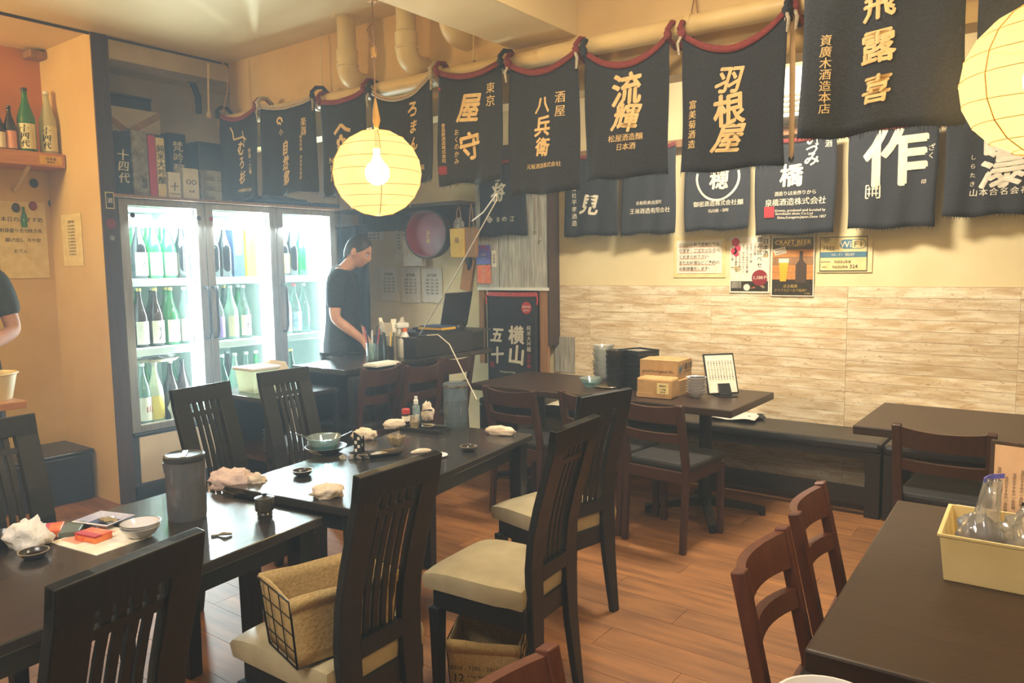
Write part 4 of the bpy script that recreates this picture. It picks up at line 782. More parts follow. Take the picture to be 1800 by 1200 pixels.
def person(label, loc, rz, arms, head_tilt, shirt, hgt=1.0, look=0.0, lean=0.0):
    t = thing('person', label, 'person', loc, R(rz), s=hgt)
    L = Limb()
    pel = L.chain(None, [((0, 0, .93), (.135, .10))]); ch = L.chain(pel, [((0, .005, 1.08), (.125, .092)), ((0, 0, 1.25), (.145, .10)), ((0, -.01, 1.37), (.13, .085))])
    nk = L.chain(ch, [((0, lean*.3, 1.46), .054), ((0, .018+lean*.8, 1.53-lean*.2), .052), ((0, .022+lean, 1.59-lean*.3), .055)])
    for s, arm in zip((1, -1), arms):
        sh, el, wr, hd, hs, hp = arm
        k = L.chain(ch, [((s*.13, -.01, 1.40), .062), (sh, .056), (tuple((Vector(sh)*.5+Vector(el)*.5)), .048), (el, .041), (tuple(Vector(el)*.6+Vector(wr)*.4), .040), (wr, (.028, .023))]); hand(L, k, wr, hd, hs, hp)
        L.chain(pel, [((s*.09, 0, .86), .095), ((s*.10, .01, .68), .078), ((s*.10, .015, .50), .058), ((s*.10, -.01, .34), .055), ((s*.10, -.02, .10), .038), ((s*.10, -.01, .05), .036), ((s*.11, .10, .03), .034), ((s*.115, .17, .025), .028)])
    mb = MB(); mb.add(*skinned('body', L.v, L.e, L.r))
    tilt = Matrix.Rotation(R(look), 4, 'Z') @ Matrix.Rotation(R(head_tilt), 4, 'X'); hc = Vector((0, .045+lean, 1.615-lean*.35)); mm = head_mesh(mb, hc, tilt)
    o = mb.build('body', 'skin', t, smooth=180); o.data.shade_smooth()
    r = o.modifiers.new('remesh', 'REMESH'); r.mode = 'VOXEL'; r.voxel_size = .0075; r.use_smooth_shade = True
    # hair cap, eyes, brows, lips
    q = MB(); q.M = mm
    def hf(u, w):
        ph = 2*PI*u; lim = .50+.22*max(0, -math.cos(ph)) if math.cos(ph) < 0 else .50-.25*math.cos(ph)**1.5
        th = PI*w*lim*1.05; k = 1.045+.02*noise.noise(Vector((math.sin(ph)*4, math.cos(ph)*4, w*5)))
        return (math.sin(th)*math.sin(ph)*.076*k, math.sin(th)*math.cos(ph)*.095*k, math.cos(th)*.119*k+.002)
    q.grid(30, 14, hf); q.build('hair', 'hair', t, smooth=180)
    for s in (-1, 1):
        q = MB(); q.M = mm; q.lathe([(0, -.0085), (.006, -.006), (.0085, 0), (.006, .006), (0, .0085)], 10, (s*.030, .079, .006)); e = q.build('eye', 'porc', t, smooth=180)
        q = MB(); q.M = mm; q.lathe([(0, -.004), (.004, 0), (0, .004)], 8, (s*.030, .0865, .006)); q.build('pupil', 'black_pl', e)
        q = MB(); q.M = mm; q.tube([(s*.017, .088, .024), (s*.032, .087, .029), (s*.048, .077, .025)], .003, 6); q.build('eyebrow', 'hair', t)
    q = MB(); q.M = mm; q.tube([(-.021, .084, -.047), (0, .093, -.045), (.021, .084, -.047)], [.002, .0045, .002], 8); q.build('lips', 'towel_p', t)
    # clothes follow the body
    S = Limb(); a = S.chain(None, [((0, 0, .76), (.215, .175))]); b = S.chain(a, [((0, 0, .93), (.195, .160)), ((0, .005, 1.08), (.172, .132)), ((0, 0, 1.25), (.172, .125)), ((0, -.01, 1.365), (.155, .108)), ((0, lean*.25, 1.445), (.098, .084)), ((0, .004+lean*.45, 1.485-lean*.1), (.066, .064))])
    for s, arm in zip((1, -1), arms):
        sh, el = Vector(arm[0]), Vector(arm[1]); S.chain(b-2, [((s*.13, -.01, 1.395), .08), (tuple(sh), .073), (tuple(sh*.55+el*.45), .069), (tuple(sh*.22+el*.78), .067)])
    mb = MB(); mb.add(*skinned('shirt', S.v, S.e, S.r)); mb.build('tshirt', shirt, t, smooth=180)
    P = Limb(); a = P.chain(None, [((0, 0, .86), (.145, .112))])
    for s in (1, -1): P.chain(a, [((s*.085, 0, .80), .105), ((s*.10, .01, .68), .092), ((s*.10, .012, .48), .078), ((s*.10, -.012, .25), .070), ((s*.10, -.02, .09), .066)])
    mb = MB(); mb.add(*skinned('trousers', P.v, P.e, P.r)); mb.build('trousers', 'black_pl', t, smooth=180)
    for s in (1, -1): MB().lump((s*.108, .055, 0), .052, .145, .062, 3, .05, 18).build('shoe', 'vinyl_black', t, smooth=60)
    return t
person('person in a dark t-shirt standing behind the counter, one hand on its top', (-4.25, 3.64, 0), -50,
       (((.185, -.01, 1.375), (.215, -.02, 1.12), (.165, .17, .955), (0, .35, -.94), (-.9, .35, 0), (-.1, 1, .1)), ((-.185, -.01, 1.375), (-.225, .02, 1.10), (-.19, .16, .90), (.1, .5, -.8), (.9, .3, 0), (.1, 1, 0))), -26, 'shirt', .99, -8, .08)
person('person in a dark grey t-shirt at the kitchen, cut by the photo edge', (-4.69, 1.42, 0), -106,
       (((.185, -.01, 1.375), (.22, .02, 1.11), (.10, .22, 1.05), (-.6, .8, 0), (0, .3, 1), (-.6, -.6, 0)), ((-.185, -.01, 1.375), (-.245, .03, 1.10), (-.08, .24, 1.02), (.8, .6, 0), (0, .3, 1), (.6, -.6, 0))), -14, 'shirt_g', 1.04)
# ================================================================ aprons (maekake) hung as a curtain
def symbol(mb, kind, x, z, s, y, warp):
    def add(vs_): 
        b = len(mb.v); mb.add([(px, y+(warp(px, pz) if warp else 0), pz) for px, pz in vs_], [tuple(range(len(vs_)))])
    def stroke(p, wd):
        for (ax, az), (bx, bz) in zip(p, p[1:]):
            d = Vector((bx-ax, bz-az)); d.normalize(); n = Vector((-d.y, d.x))*wd/2
            add([(x+(ax*s+n.x), z+(az*s+n.y)), (x+(bx*s+n.x), z+(bz*s+n.y)), (x+(bx*s-n.x), z+(bz*s-n.y)), (x+(ax*s-n.x), z+(az*s-n.y))])
    def disc(cx, cz, r, n=12): add([(x+(cx+r*math.cos(2*PI*i/n))*s, z+(cz+r*math.sin(2*PI*i/n))*s) for i in range(n)])
    if kind == 'roof': stroke([(-.5, .1), (-.05, .42), (.0, .45)], s*.16); stroke([(0, .45), (.3, .22), (.52, .16)], s*.16); [disc(a, b, .14) for a, b in ((0, -.1), (-.2, -.28), (.2, -.28), (-.12, -.52), (.14, -.52))]
    if kind == 'line': stroke([(-.6, .5), (-.45, .3), (-.4, -.05), (.35, 0)], s*.07); stroke([(.25, .25), (.33, .0), (.42, -.25)], s*.07); stroke([(.33, 0), (.55, -.15)], s*.07)
    if kind == 'moon': [disc(math.cos(a)*.42, math.sin(a)*.42, .15) for a in (0.1, .7, 1.3, 1.9, 2.5, 3.0)]; [disc(-.1+math.cos(a)*.22, -.32+math.sin(a)*.2, .12) for a in (.3, 1.0, 1.7, 2.4)]
    if kind == 'circle':
        pts = [(math.cos(a)*.5, math.sin(a)*.5) for a in [PI*.92+i*PI*1.16/22 for i in range(23)]]; stroke(pts, s*.05)
    if kind == 'diamond': stroke([(-.5, 0), (0, .5), (.5, 0), (0, -.5), (-.5, 0)], s*.12); stroke([(-.25, 0), (.25, 0)], s*.14); stroke([(0, .25), (0, -.25)], s*.14)
    if kind == 'seal': stroke([(-.5, -.5), (-.5, .5), (.5, .5), (.5, -.5), (-.5, -.5)], s*.1); [stroke([(a, .38), (a, -.38)], s*.09) for a in (-.25, 0, .25)]; [stroke([(-.4, b), (.4, b)], s*.09) for b in (-.15, .2)]
    if kind == 'block': add([(x+a*s, z+b*s) for a, b in ((-.5, -.5), (.5, -.5), (.5, .5), (-.5, .5))])
    if kind == 'heart': disc(-.2, .1, .28); disc(.2, .1, .28); add([(x-.45*s, z+.02*s), (x, z-.6*s), (x+.45*s, z+.02*s)])
def apron(label, L, Rr, bpy_, Y, band, texts, sag=.03, seed=0, ties=True, flare=0.0, group='sake aprons hung along the ceiling duct', wave=.012, hem=True):
    a, b = ony(*L, Y), ony(*Rr, Y); zt = (a.z+b.z)/2; mid = ((L[0]+Rr[0])/2, bpy_); zb = ony(mid[0], bpy_, Y).z; w_, h = (b.x-a.x)/2, zt-zb; cx = (a.x+b.x)/2
    t = thing('sake_apron', label, 'apron', (cx, Y, zt), group=group); tilt = (b.z-a.z)/2
    def ypos(x, z):
        v = min(1, max(0, -z/h)); return wave*(.25+v)*math.sin(x*17+seed*1.7)+.007*math.sin(x*41+seed+v*3)*(.2+v)-.004*v
    def top(u): x = 2*u-1; return tilt*x-sag*(1-x*x)*1.6
    def P(u, v):
        x = (2*u-1)*w_*(1+flare*v)*(.97+.03*math.sin(v*5+seed)*v); z = top(u)*(1-v)+(-h+.006*math.sin(u*9+seed))*v; return (x, ypos(x, z), z)
    MB().grid(22, 16, P).build('cloth', 'cloth', t, smooth=180, solid=.003)
    q = MB(); q.grid(22, 2, lambda u, v: (lambda p: (p[0], p[1]-.006, p[2]+.028*(1-v)-.004))(P(u, 0)))
    q.build('waistband', band, t, smooth=180, solid=.006)
    if band == 'band_w':
        q = MB(); q.grid(22, 1, lambda u, v: (lambda p: (p[0], p[1]-.010, p[2]+.005+.006*v))(P(u, 0))); q.build('stripe', 'board_brown', t)
    if hem:
        q = MB(); rnd = random.Random(seed)
        for i in range(46):
            u = (i+rnd.random()*.6)/46; p = P(u, 1); wd = .0022; ln = rnd.uniform(.006, .022); dx = rnd.uniform(-.003, .003); q.add([(p[0]-wd, p[1], p[2]+.002), (p[0]+wd, p[1], p[2]+.002), (p[0]+wd*.4+dx, p[1], p[2]-ln)], [(0, 1, 2)])
        q.build('fringe', 'cloth', t)['kind'] = 'stuff'
    if ties:
        for s in (-1, 1):
            c = P(0 if s < 0 else 1, 0); q = MB(); q.M = Matrix.Translation((c[0], c[1], c[2]))
            q.tube([(0, 0, .0), (s*.004, -.022, .03), (s*.008, .01, .062), (s*.01, .06, .07), (s*.012, .112, .03), (s*.01, .11, -.02), (s*.006, .05, -.03), (0, .0, -.005)], [.010, .012, .012, .011, .011, .011, .011, .010], 8)
            q.lump((0, -.012, .01), .018, .016, .022, seed+s, .4, 10, flat=False); q.build('tie_knot', band if (seed+s) % 3 else 'cloth', t, smooth=60)
            if (seed*3+s) % 2: q = MB(); q.M = Matrix.Translation(c); q.tube([(0, -.015, .0), (s*.012, -.022, -.03), (s*.006, -.02, -.075)], [.008, .007, .005], 6); q.build('tie_end', 'band_w', t, smooth=60)
    for it in texts:
        s_, px, py, size, mode = it[:5]; m_ = it[5] if len(it) > 5 else 'ink'; p = ony(px, py, Y); k = mpp(p); q = MB(); x, z = p.x-cx, p.z-zt
        if mode == 'sym': symbol(q, s_, x, z, size*k, -.005, ypos)
        else: letter(q, s_, size*k, x, z, -.005, mode.startswith('v'), .03 if size > 22 else .012, 1.0 if size > 22 else .3, ypos, sp=it[6] if len(it) > 6 else 1.0)
        q.build('lettering', m_, t)
    return t
Y1 = 3.0
apron('small dark apron with red band and a roof line over brush writing, nearest the pillar', (386, 206), (453, 191), 352, Y1, 'band_r',
      [('line', 421, 242, 40, 'sym'), ('むろ杉', 425, 286, 24, 'v', 'ink', 1.05), ('奈良・三輪', 441, 283, 9, 'v'), ('今西酒造株式会社', 430, 334, 6.0, 'h')], .03, 1)
apron('dark apron with a white striped band and three slanting brush characters', (457, 190), (553, 172), 341, Y1, 'band_w',
      [('moon', 492, 214, 16, 'sym'), ('小', 494, 232, 12, 'h'), ('自然郷', 504, 286, 26, 'v', 'ink', 1.02), ('楽器', 535, 222, 16, 'v'), ('純米吟醸 大木代吉本店', 532, 276, 7, 'v')], .02, 2)
apron('dark apron with a pink-red band and a roof crest of five dots, behind the lantern', (561, 182), (643, 160), 342, Y1, 'band_r',
      [('roof', 603, 238, 40, 'sym'), ('N', 584, 282, 14, 'h'), ('F', 584, 296, 14, 'h'), ('J', 584, 310, 14, 'h')], .02, 3)
apron('dark apron with a white band and flowing vertical script, behind the lantern', (650, 164), (762, 133), 322, Y1, 'band_w',
      [('ろまん', 726, 222, 27, 'v', 'ink', 1.1), ('本店', 741, 294, 9, 'h')], .05, 4)
apron('dark apron with two big gold characters and a red seal, right of the lantern', (770, 132), (884, 112), 322, Y1, 'band_r',
      [('屋守', 826, 223, 56, 'v', 'ink', 1.15), ('東京', 865, 166, 20, 'v', 'ink', 1.1), ('おくのかみ', 803, 258, 12, 'v', 'ink', 1.05), ('豊島屋酒造株式会社', 783, 252, 7.5, 'v'), ('seal', 782, 300, 12, 'sym', 'ink_r'), ('heart', 775, 157, 6, 'sym', 'ink_r')], .025, 5)
apron('dark apron with three gold characters and small ones on the slant, beside the heart-marked one', (894, 118), (1016, 92), 340, Y1, 'band_r',
      [('八兵衛', 956, 222, 34, 'v', 'ink', 1.05), ('酒屋', 987, 183, 21, 'v', 'ink', 1.15), ('元坂酒造株式会社', 958, 291, 9.3, 'h')], .04, 6, flare=.10)
apron('dark apron with two large gold characters above two small lines', (1026, 96), (1178, 66), 312, Y1, 'band_r',
      [('流輝', 1103, 182, 50, 'v', 'ink', .98), ('松屋酒造醸', 1101, 242, 13, 'h'), ('日本酒', 1102, 258, 13, 'h')], .055, 7, flare=.03)
apron('dark apron with three big gold characters in a column and five small beside', (1198, 66), (1388, 22), 297, Y1, 'band_r',
      [('羽根屋', 1282, 192, 50, 'v', 'ink', 1.0), ('富美菊酒造', 1220, 220, 15.5, 'v', 'ink', 1.1)], .06, 8)
t9 = apron('largest and nearest dark apron, with a column of heavy gold characters', (1412, -115), (1712, -150), 229, 2.4, 'band_r',
      [('飛露喜', 1544, 82, 56, 'v', 'ink', 1.28), ('資廣木酒造本店', 1452, 132, 19, 'v', 'ink', 1.02)], .03, 9, group='sake aprons on the nearer pole', hem=True)
apron('plain dark apron behind the second lantern, cropped by the photo edge', (1725, -150), (1990, -180), 226, 2.4, 'band_r', [], .03, 19, group='sake aprons on the nearer pole')
t = thing('apron_pole', 'pole above the picture carrying the nearest apron', 'pole', (-.75, 2.46, 2.63)); MB().tube([(0, 0, 0), (2.6, 0, 0)], .02, 12).build('pole', 'board_brown', t)
for x in (.1, 2.0): MB().tube([(x, 0, .0), (x, 0, ZC-2.63)], .004, 6).build('hanging_wire', 'pipe', t)
apron('grey-brown cloth apron turned edge-on between the gold-lettered aprons', (1389, 20), (1399, 18), 276, 3.02, 'band_r', [], .005, 12, hem=True).children[0].data.materials[0] = M['kraft_p']
Y2 = 4.86; GP = 'aprons in the lower row on the back wall'
def row2(label, xl, xr, yb, texts, seed, Y2=4.86):
    a = ony(xl, yb, Y2); top = a.z+.58; yt = 600-FPX*((Vector((a.x, Y2, top))-CAM).dot(_u)/(Vector((a.x, Y2, top))-CAM).dot(_f)); b = ony(xr, yb, Y2); yt2 = 600-FPX*((Vector((b.x, Y2, top))-CAM).dot(_u)/(Vector((b.x, Y2, top))-CAM).dot(_f))
    return apron(label, (xl, yt), (xr, yt2), yb, Y2, 'band_r', texts, .02, seed, False, group=GP, wave=.008)
row2('dark apron with a crest diamond and three small characters, over the grey boards', 840, 925, 414, [('将', 877, 338, 34, 'h', 'ink_w'), ('十', 876, 318, 16, 'h', 'ink_w'), ('diamond', 861, 386, 11, 'sym', 'ink_w'), ('鶴の江', 889, 385, 10, 'h', 'ink_w', 1.5)], 21, 4.80)
row2('dark apron with one brush character and a thin column, right of the dark post', 990, 1087, 414, [('見', 1037, 360, 34, 'h', 'ink_w'), ('会社平孝酒造', 1011, 362, 10, 'v', 'ink_w', 1.2)], 22)
row2('dark apron with two small printed lines only', 1093, 1190, 411, [('島根県奥出雲町', 1141, 356, 7.3, 'h', 'ink_w'), ('王祿酒造有限会社', 1143, 370, 9.8, 'h', 'ink_w')], 23)
row2('dark apron with a brushed half circle around one character', 1204, 1321, 404, [('circle', 1262, 312, 78, 'sym', 'ink_w'), ('穂', 1265, 315, 34, 'h', 'ink_w'), ('御祖酒造株式会社醸', 1262, 357, 10.2, 'h', 'ink_w'), ('石川県・羽咋', 1264, 370, 6.5, 'h', 'ink_w')], 24)
row2('dark apron with loose script, company lines and a red square mark', 1327, 1474, 411, [('いづみ', 1428, 262, 24, 'v', 'ink_w', .72), ('橋', 1392, 308, 40, 'h', 'ink_w'), ('酒', 1457, 252, 13, 'h', 'ink_w'), ('酒造りは米作りから', 1398, 339, 8, 'h', 'ink_w'), ('泉橋酒造株式会社', 1397, 354, 13.2, 'h', 'ink_w'),
     ('Grown, produced and bottled by', 1406, 369, 6.2, 'h', 'ink_w'), ('Izumibashi shuzo Co.Ltd', 1396, 375, 6.2, 'h', 'ink_w'), ('Ebina,Kanagawa,Japan.Since 1857', 1409, 381, 6.2, 'h', 'ink_w'), ('block', 1352, 373, 19, 'sym', 'ink_r')], 25)
row2('dark apron with one huge white character and a square seal', 1491, 1655, 400, [('作', 1574, 275, 100, 'h', 'ink_w'), ('ざく', 1638, 266, 12, 'v', 'ink_w', 1.2), ('seal', 1535, 337, 22, 'sym', 'ink_w'), ('印', 1624, 319, 9, 'v', 'ink_w')], 26)
row2('dark apron with two heavy white characters, partly behind the second lantern', 1663, 1822, 378, [('白瀑', 1765, 262, 74, 'v', 'ink_w', .86), ('しらたき', 1710, 300, 9, 'v', 'ink_w', 1.7), ('山本合名会社', 1756, 336, 13.5, 'h', 'ink_w', 1.15)], 27)
t = thing('apron_rail', 'wooden rail along the back wall behind the lower row of aprons', 'rail', (-4.05, 4.89, 2.24)); MB().box(0, 4.4, 0, .03, 0, .05).build('rail_board', 'board_brown', t)
for x in (.2, 1.6, 2.9, 4.1): MB().box(x, x+.03, .03, YW-4.89, .01, .04).build('rail_bracket', 'board_brown', t)
t = thing('air_conditioner', 'white air conditioner glimpsed between the hanging aprons', 'air conditioner', (-2.1, YW, 2.32)); MB().box(0, 1.0, -.22, 0, 0, .30).build('housing', 'white_pl', t, bev=.02)
for i in range(4): MB().box(.04, .96, -.226, -.22, .03+i*.03, .045+i*.03).build('louver', 'grey_card', t)

# ================================================================ lanterns
def lantern(label, c, r, hook):
    t = thing('paper_lantern', label, 'lantern', c); n = 10; rib = []
    prof = []
    for i in range(n+1):
        a = -PI/2*.965+PI*.965*i/n; prof.append((r*math.cos(a), r*.97*math.sin(a)))
    m = MB(); m.open_lathe(prof, 24); m.build('paper_shade', 'lantern', t)
    for i in range(1, n):
        q = MB(); rr, z = prof[i]; tilt = (.05 if i % 3 == 1 else -.03 if i % 3 == 2 else 0); q.tube([(rr*1.003*math.cos(2*PI*j/24), rr*1.003*math.sin(2*PI*j/24), z+tilt*rr*math.cos(2*PI*j/24+i)) for j in range(25)], .0011, 5, False); q.build('hoop', 'rib', t)
    for j in range(4):
        a = PI/2*j+.9; q = MB(); q.tube([(1.002*p[0]*math.cos(a), 1.002*p[0]*math.sin(a), p[1]) for p in prof], .0016, 5, False); q.build('wire_rib', 'rib', t)
    m = MB(); m.lathe([(0, -.036), (.022, -.03), (.034, -.008), (.034, .008), (.022, .03), (.014, .05), (.014, .075), (0, .076)], 16); m.build('bulb', 'bulb', t, smooth=60, loc=(0, 0, .02))
    MB().tube([(0, 0, .095), (0, 0, r*.97)], .008, 8).build('socket', 'board_brown', t)
    MB().tube([(0, 0, r*.95), (0, 0, hook-c[2])], .0032, 6).build('cord', 'board_brown', t)
    MB().tube([(0, 0, r*.93), (.004, 0, r+.03), (-.004, .004, r+.07), (0, 0, r+.115)], [.006, .016, .012, .004], 8).build('rope_wrap', 'rib', t, smooth=60)
    s = MB(); zz = (hook-c[2])*.62+r*.38
    MB().box(-.009, .009, -.008, .008, zz-.04, zz).build('cord_switch', 'rib', t, bev=.003)
    MB().tube([(0, 0, hook-c[2]-.10), (-.035, 0, hook-c[2]-.12), (-.02, 0, hook-c[2]-.16), (.012, 0, hook-c[2]-.2), (.006, 0, hook-c[2]-.24), (0, 0, hook-c[2]-.2)], .003, 6).build('cord_loop', 'board_brown', t)
    MB().lathe([(.018, -.02), (.022, -.005), (.022, 0)], 12, (0, 0, hook-c[2])).build('ceiling_hook', 'rib', t)
lantern('round glowing paper lantern hanging from the ceiling beam', LANT[0], .178, 2.523)
lantern('round glowing paper lantern in the corner, cut by the photo edge', LANT[1], .178, ZC)
a, b, c_ = ony(873, 352, 2.96), ony(735, 592, 3.9), ony(830, 388, 3.3)
t = thing('white_cable', 'white cable strung from an apron corner down to the counter end', 'cable', b)
MB().tube([c_-b, (c_-b)*.5+(a-b)*.5+Vector((0, 0, -.004)), a-b+Vector((0, 0, .03)), a-b, (a-b)*.5+Vector((.0, 0, -.02)), (0, 0, 0)], .004, 6).build('cable', 'ink_w', t)
d_ = [ony(738, 590, 3.72), ony(770, 588, 3.72), ony(790, 605, 3.70), ony(812, 650, 3.66), ony(838, 702, 3.6)]; t = thing('white_cable', 'white cable looping over the ladder-back chairs to the floor', 'cable', d_[-1]); MB().tube([p-d_[-1] for p in d_], .004, 6).build('cable', 'ink_w', t)

# ================================================================ grey-board cupboard on the back wall
CY = 4.83
t = thing('wall_cupboard', 'tall shallow cupboard faced with weathered grey boards on the back wall', 'cupboard', (-3.975, CY, 0))
MB().box(.0, .70, .02, YW-CY, 1.27, 2.4).build('carcass', 'board_dark', t); MB().box(.70, .716, .0, YW-CY, .84, 2.4).build('side_panel', 'board_dark', t)
for i, (x0, x1) in enumerate(((0.0, .115), (.117, .228), (.236, .33), (.332, .45), (.452, .575), (.577, .698))): MB().box(x0, x1, (i % 2)*.004, .02, 1.285, 2.20).build('board', 'board_grey', t, bev=.002)
MB().box(.012, .715, -.012, .03, 1.262, 1.285).build('rail', 'white_pl', t)
MB().box(.02, .075, .0, .03, .66, 1.262).build('leg_board', 'board_brown', t); MB().box(.625, .698, .0, .03, .58, 1.262).build('leg_board', 'board_brown', t)
MB().box(.075, .625, .05, .08, .46, 1.262).build('inner_board', 'board_dark', t)
for q in ((942, 403), (950, 419)):
    p = ony(*q, CY-.012); t = thing('pull_cord', ('cord with small steel weight before the grey boards, shorter one', 'cord with small steel weight before the grey boards, longer one')[q[0] > 945], 'cord', p); MB().tube([(0, 0, 0), (0, 0, 2.1-p.z)], .0022, 6).build('cord', 'board_brown', t); MB().lathe([(.007, -.018), (.008, -.01), (.005, .004)], 10).build('weight', 'chrome', t)
t, w_, h_ = sheet('purple sticker with a pink mountain mark on the grey boards', (837, 431), (862, 464), 'y', CY-.006, 'purple', [('渋谷', .026, 0, .0, False, 'ink_w'), ('for Adults', .013, 0, -.03, False, 'ink_w')], 'sticker', 'sticker')
q = MB(); q.add([(-.06, -.004, .035), (-.052, -.004, .033), (.0, -.004, .066), (0, -.004, .076)], [(0, 1, 2, 3)]); q.add([(.06, -.004, .035), (.052, -.004, .033), (0, -.004, .066), (0, -.004, .076)], [(0, 3, 2, 1)]); q.build('mountain_mark', 'pink', t)
sheet('orange-red ticket sticker below the purple one', (839, 466), (863, 498), 'y', CY-.006, 'orange_card', [('2023', .034, 0, .01, True, 'ink_w')], 'sticker', 'sticker')
sheet('small white upright sticker beside the purple one', (864, 440), (873, 469), 'y', CY-.006, 'paper', [('日本酒', .026, 0, 0, True, 'ink_k')], 'sticker', 'sticker')
def flat_apron():
    Y = CY-.03; a, b = ony(856, 515, Y), ony(944, 515, Y); zb = ony(900, 675, Y).z; w_, h, cx = (b.x-a.x)/2, a.z-zb, (a.x+b.x)/2
    t = thing('sake_apron', 'black apron with four big white brush characters hung below the grey boards', 'apron', (cx, Y, a.z)); wp = lambda x, z: .006*math.sin(x*16)*(-z/h)
    MB().grid(18, 12, lambda u, v: ((2*u-1)*w_, wp((2*u-1)*w_, -h*v), -h*v)).build('cloth', 'cloth', t, smooth=180, solid=.003)
    MB().grid(18, 2, lambda u, v: ((2*u-1)*w_*1.01, -.005, .012-.032*v-.004*math.sin(u*PI))).build('waistband', 'red', t, solid=.005)
    for s in (-1, 0, 1): MB().lathe([(.006, 0), (.005, .004)], 10).build('pin', 'chrome', t, loc=(s*w_*.93, -.009, 0)).rotation_euler = (R(90), 0, 0)
    for s in (-1, 1): MB().tube([(s*w_, -.004, 0), (s*w_*1.03, -.006, -.05), (s*w_*1.0, -.006, -.085)], .006, 6).build('tie_end', 'red', t)
    for s_, px, py, size, mode, m_, sp in (('横山', 908, 606, 35, 'v', 'ink_w', 1.0), ('五十', 875, 606, 28, 'v', 'ink_w', 1.25), ('純米大吟醸', 930, 595, 9.5, 'v', 'ink_w', 1.0), ('山田錦', 930, 634, 8, 'v', 'ink_r', 1.15), ('seal', 866, 640, 9, 'sym', 'ink_r', 1), ('Yokoyama Gojyu', 893, 653, 5, 'h', 'ink_w', 1)):
        p = ony(px, py, Y); q = MB(); k = mpp(p)
        if mode == 'sym': symbol(q, s_, p.x-cx, p.z-a.z, size*k, -.005, wp)
        else: letter(q, s_, size*k, p.x-cx, p.z-a.z, -.005, mode == 'v', .035 if size > 20 else .012, 1 if size > 20 else .2, wp, sp)
        q.build('lettering', m_, t)
    p = ony(926, 541, Y); o = MB().lathe([(.048, 0), (.048, .001)], 24).build('round_patch', 'ink_r', t, loc=(p.x-cx, -.005, p.z-a.z)); o.rotation_euler = (R(90), 0, 0)
    q = MB(); letter(q, '美味吟醸', .02, p.x-cx, p.z-a.z+.008, -.0075); letter(q, 'JAPAN', .02, p.x-cx, p.z-a.z-.018, -.0075); q.build('lettering', 'ink_w', t)
flat_apron()
a = ony(992, 600, 4.972); t = thing('wall_patch', 'pale plank-printed patch stuck low beside the cupboard', 'panel', (a.x, 4.966, .78)); MB().box(-.085, .10, -.003, .003, -.16, .12).build('patch', 'board_grey', t)

# ================================================================ notices on the back wall
t, w_, h_ = sheet('handwritten white notice in five lines on the back wall', (1190, 423), (1269, 480), 'y', 4.968, 'paper', [])
for i, s in enumerate(('少ない人数で営業してお', 'ります。ご注文はなるべ', 'くおまとめ下さい。', 'またお料理などご予約の', 'お客様優先します。')):
    q = MB(); n = len(s); sz = w_*1.8/11; letter(q, s, sz, -w_*.9+n*sz/2, h_*.72-i*h_*.36, -.0024, False, .004, .5); q.build('lettering', 'ink_k', t)
    q = MB(); q.tube([(-w_*.86, -.0022, h_*.60-i*h_*.36), (w_*(.7 if i in (0, 1, 3) else .3), -.0022, h_*.585-i*h_*.36)], .0012, 4); q.build('underline', 'orange_card', t)
MB().box(-w_*1.15, w_*1.15, .0013, .002, -h_*1.25, h_*1.2).build('clear_film', 'paper_y', t)
t, w_, h_ = sheet('white sake tasting poster with red circle and pink blossom', (1284, 417), (1352, 515), 'y', 4.960, 'paper', [])
q = MB()
for s, dx in (('日本酒', .80), ('飲み比べセット', .50)): letter(q, s, .036, w_*dx, h_*.9-len(s)*.018, -.0026, True, .01, 0, None, 1.05 if dx > .6 else 1.15)
q.build('title_lettering', 'ink_k', t)
q = MB()
for i, s in enumerate(('○辛口三種', '○甘口・辛口二種', '○飲み比べ純米大吟醸三種', '辛口・甘口飲み比べセット', '○季節のおすすめ三種', '季節で変わる三種飲み比べ', '店主厳選の三種')): letter(q, s, .0155, w_*(.26-.19*i), h_*.78-len(s)*.0085, -.0026, True, .004)
q.build('text_lettering', 'ink_k', t)
q = MB(); [q.lathe([(r_, 0), (r_, .0006)], 12, (x, z, 0)) for x, z, r_ in ((-w_*.72, h_*.82, .028), (-w_*.62, h_*.60, .022), (-w_*.80, h_*.50, .022), (-w_*.68, h_*.40, .018))]
o = q.build('blossom', 'pink', t, loc=(0, -.0022, 0)); o.rotation_euler = (R(90), 0, 0)
MB().box(-w_*.94, w_*.94, -.0022, -.0015, -h_*.94, -h_*.58).build('photo_strip', 'stone_d', t)
MB().box(-w_*.9, -w_*.40, -.0026, -.0022, -h_*.83, -h_*.6).build('photo', 'grey_card', t); q = MB(); q.lathe([(.022, 0), (.022, .0005)], 14, (-w_*.12, -h_*.8, 0)); o = q.build('dish_photo', 'paper', t, loc=(0, -.0026, 0)); o.rotation_euler = (R(90), 0, 0)
MB().prism([(.0, -h_*.84), (w_*.3, -h_*.78), (w_*.28, -h_*.82)], 'y', -.0027, -.0023).build('photo', 'orange_card', t); MB().prism([(w_*.45, -h_*.62), (w_*.8, -h_*.78), (w_*.7, -h_*.84), (w_*.4, -h_*.66)], 'y', -.0027, -.0023).build('photo', 'stone', t)
o = MB().lathe([(.052, 0), (.052, .0008)], 28).build('price_circle', 'red_lacq', t, loc=(w_*.52, -.0026, -h_*.46)); o.rotation_euler = (R(90), 0, 0)
q = MB(); letter(q, '1,100円', .026, w_*.52-.036, -h_*.45, -.0045, False, .02) if 0 else None
letter(q, '1,100', .03, w_*.44, -h_*.45, -.0045, False, .02); letter(q, '円', .026, w_*.44+.052, -h_*.45, -.0045, False, .02); q.build('price_lettering', 'ink_w', t)
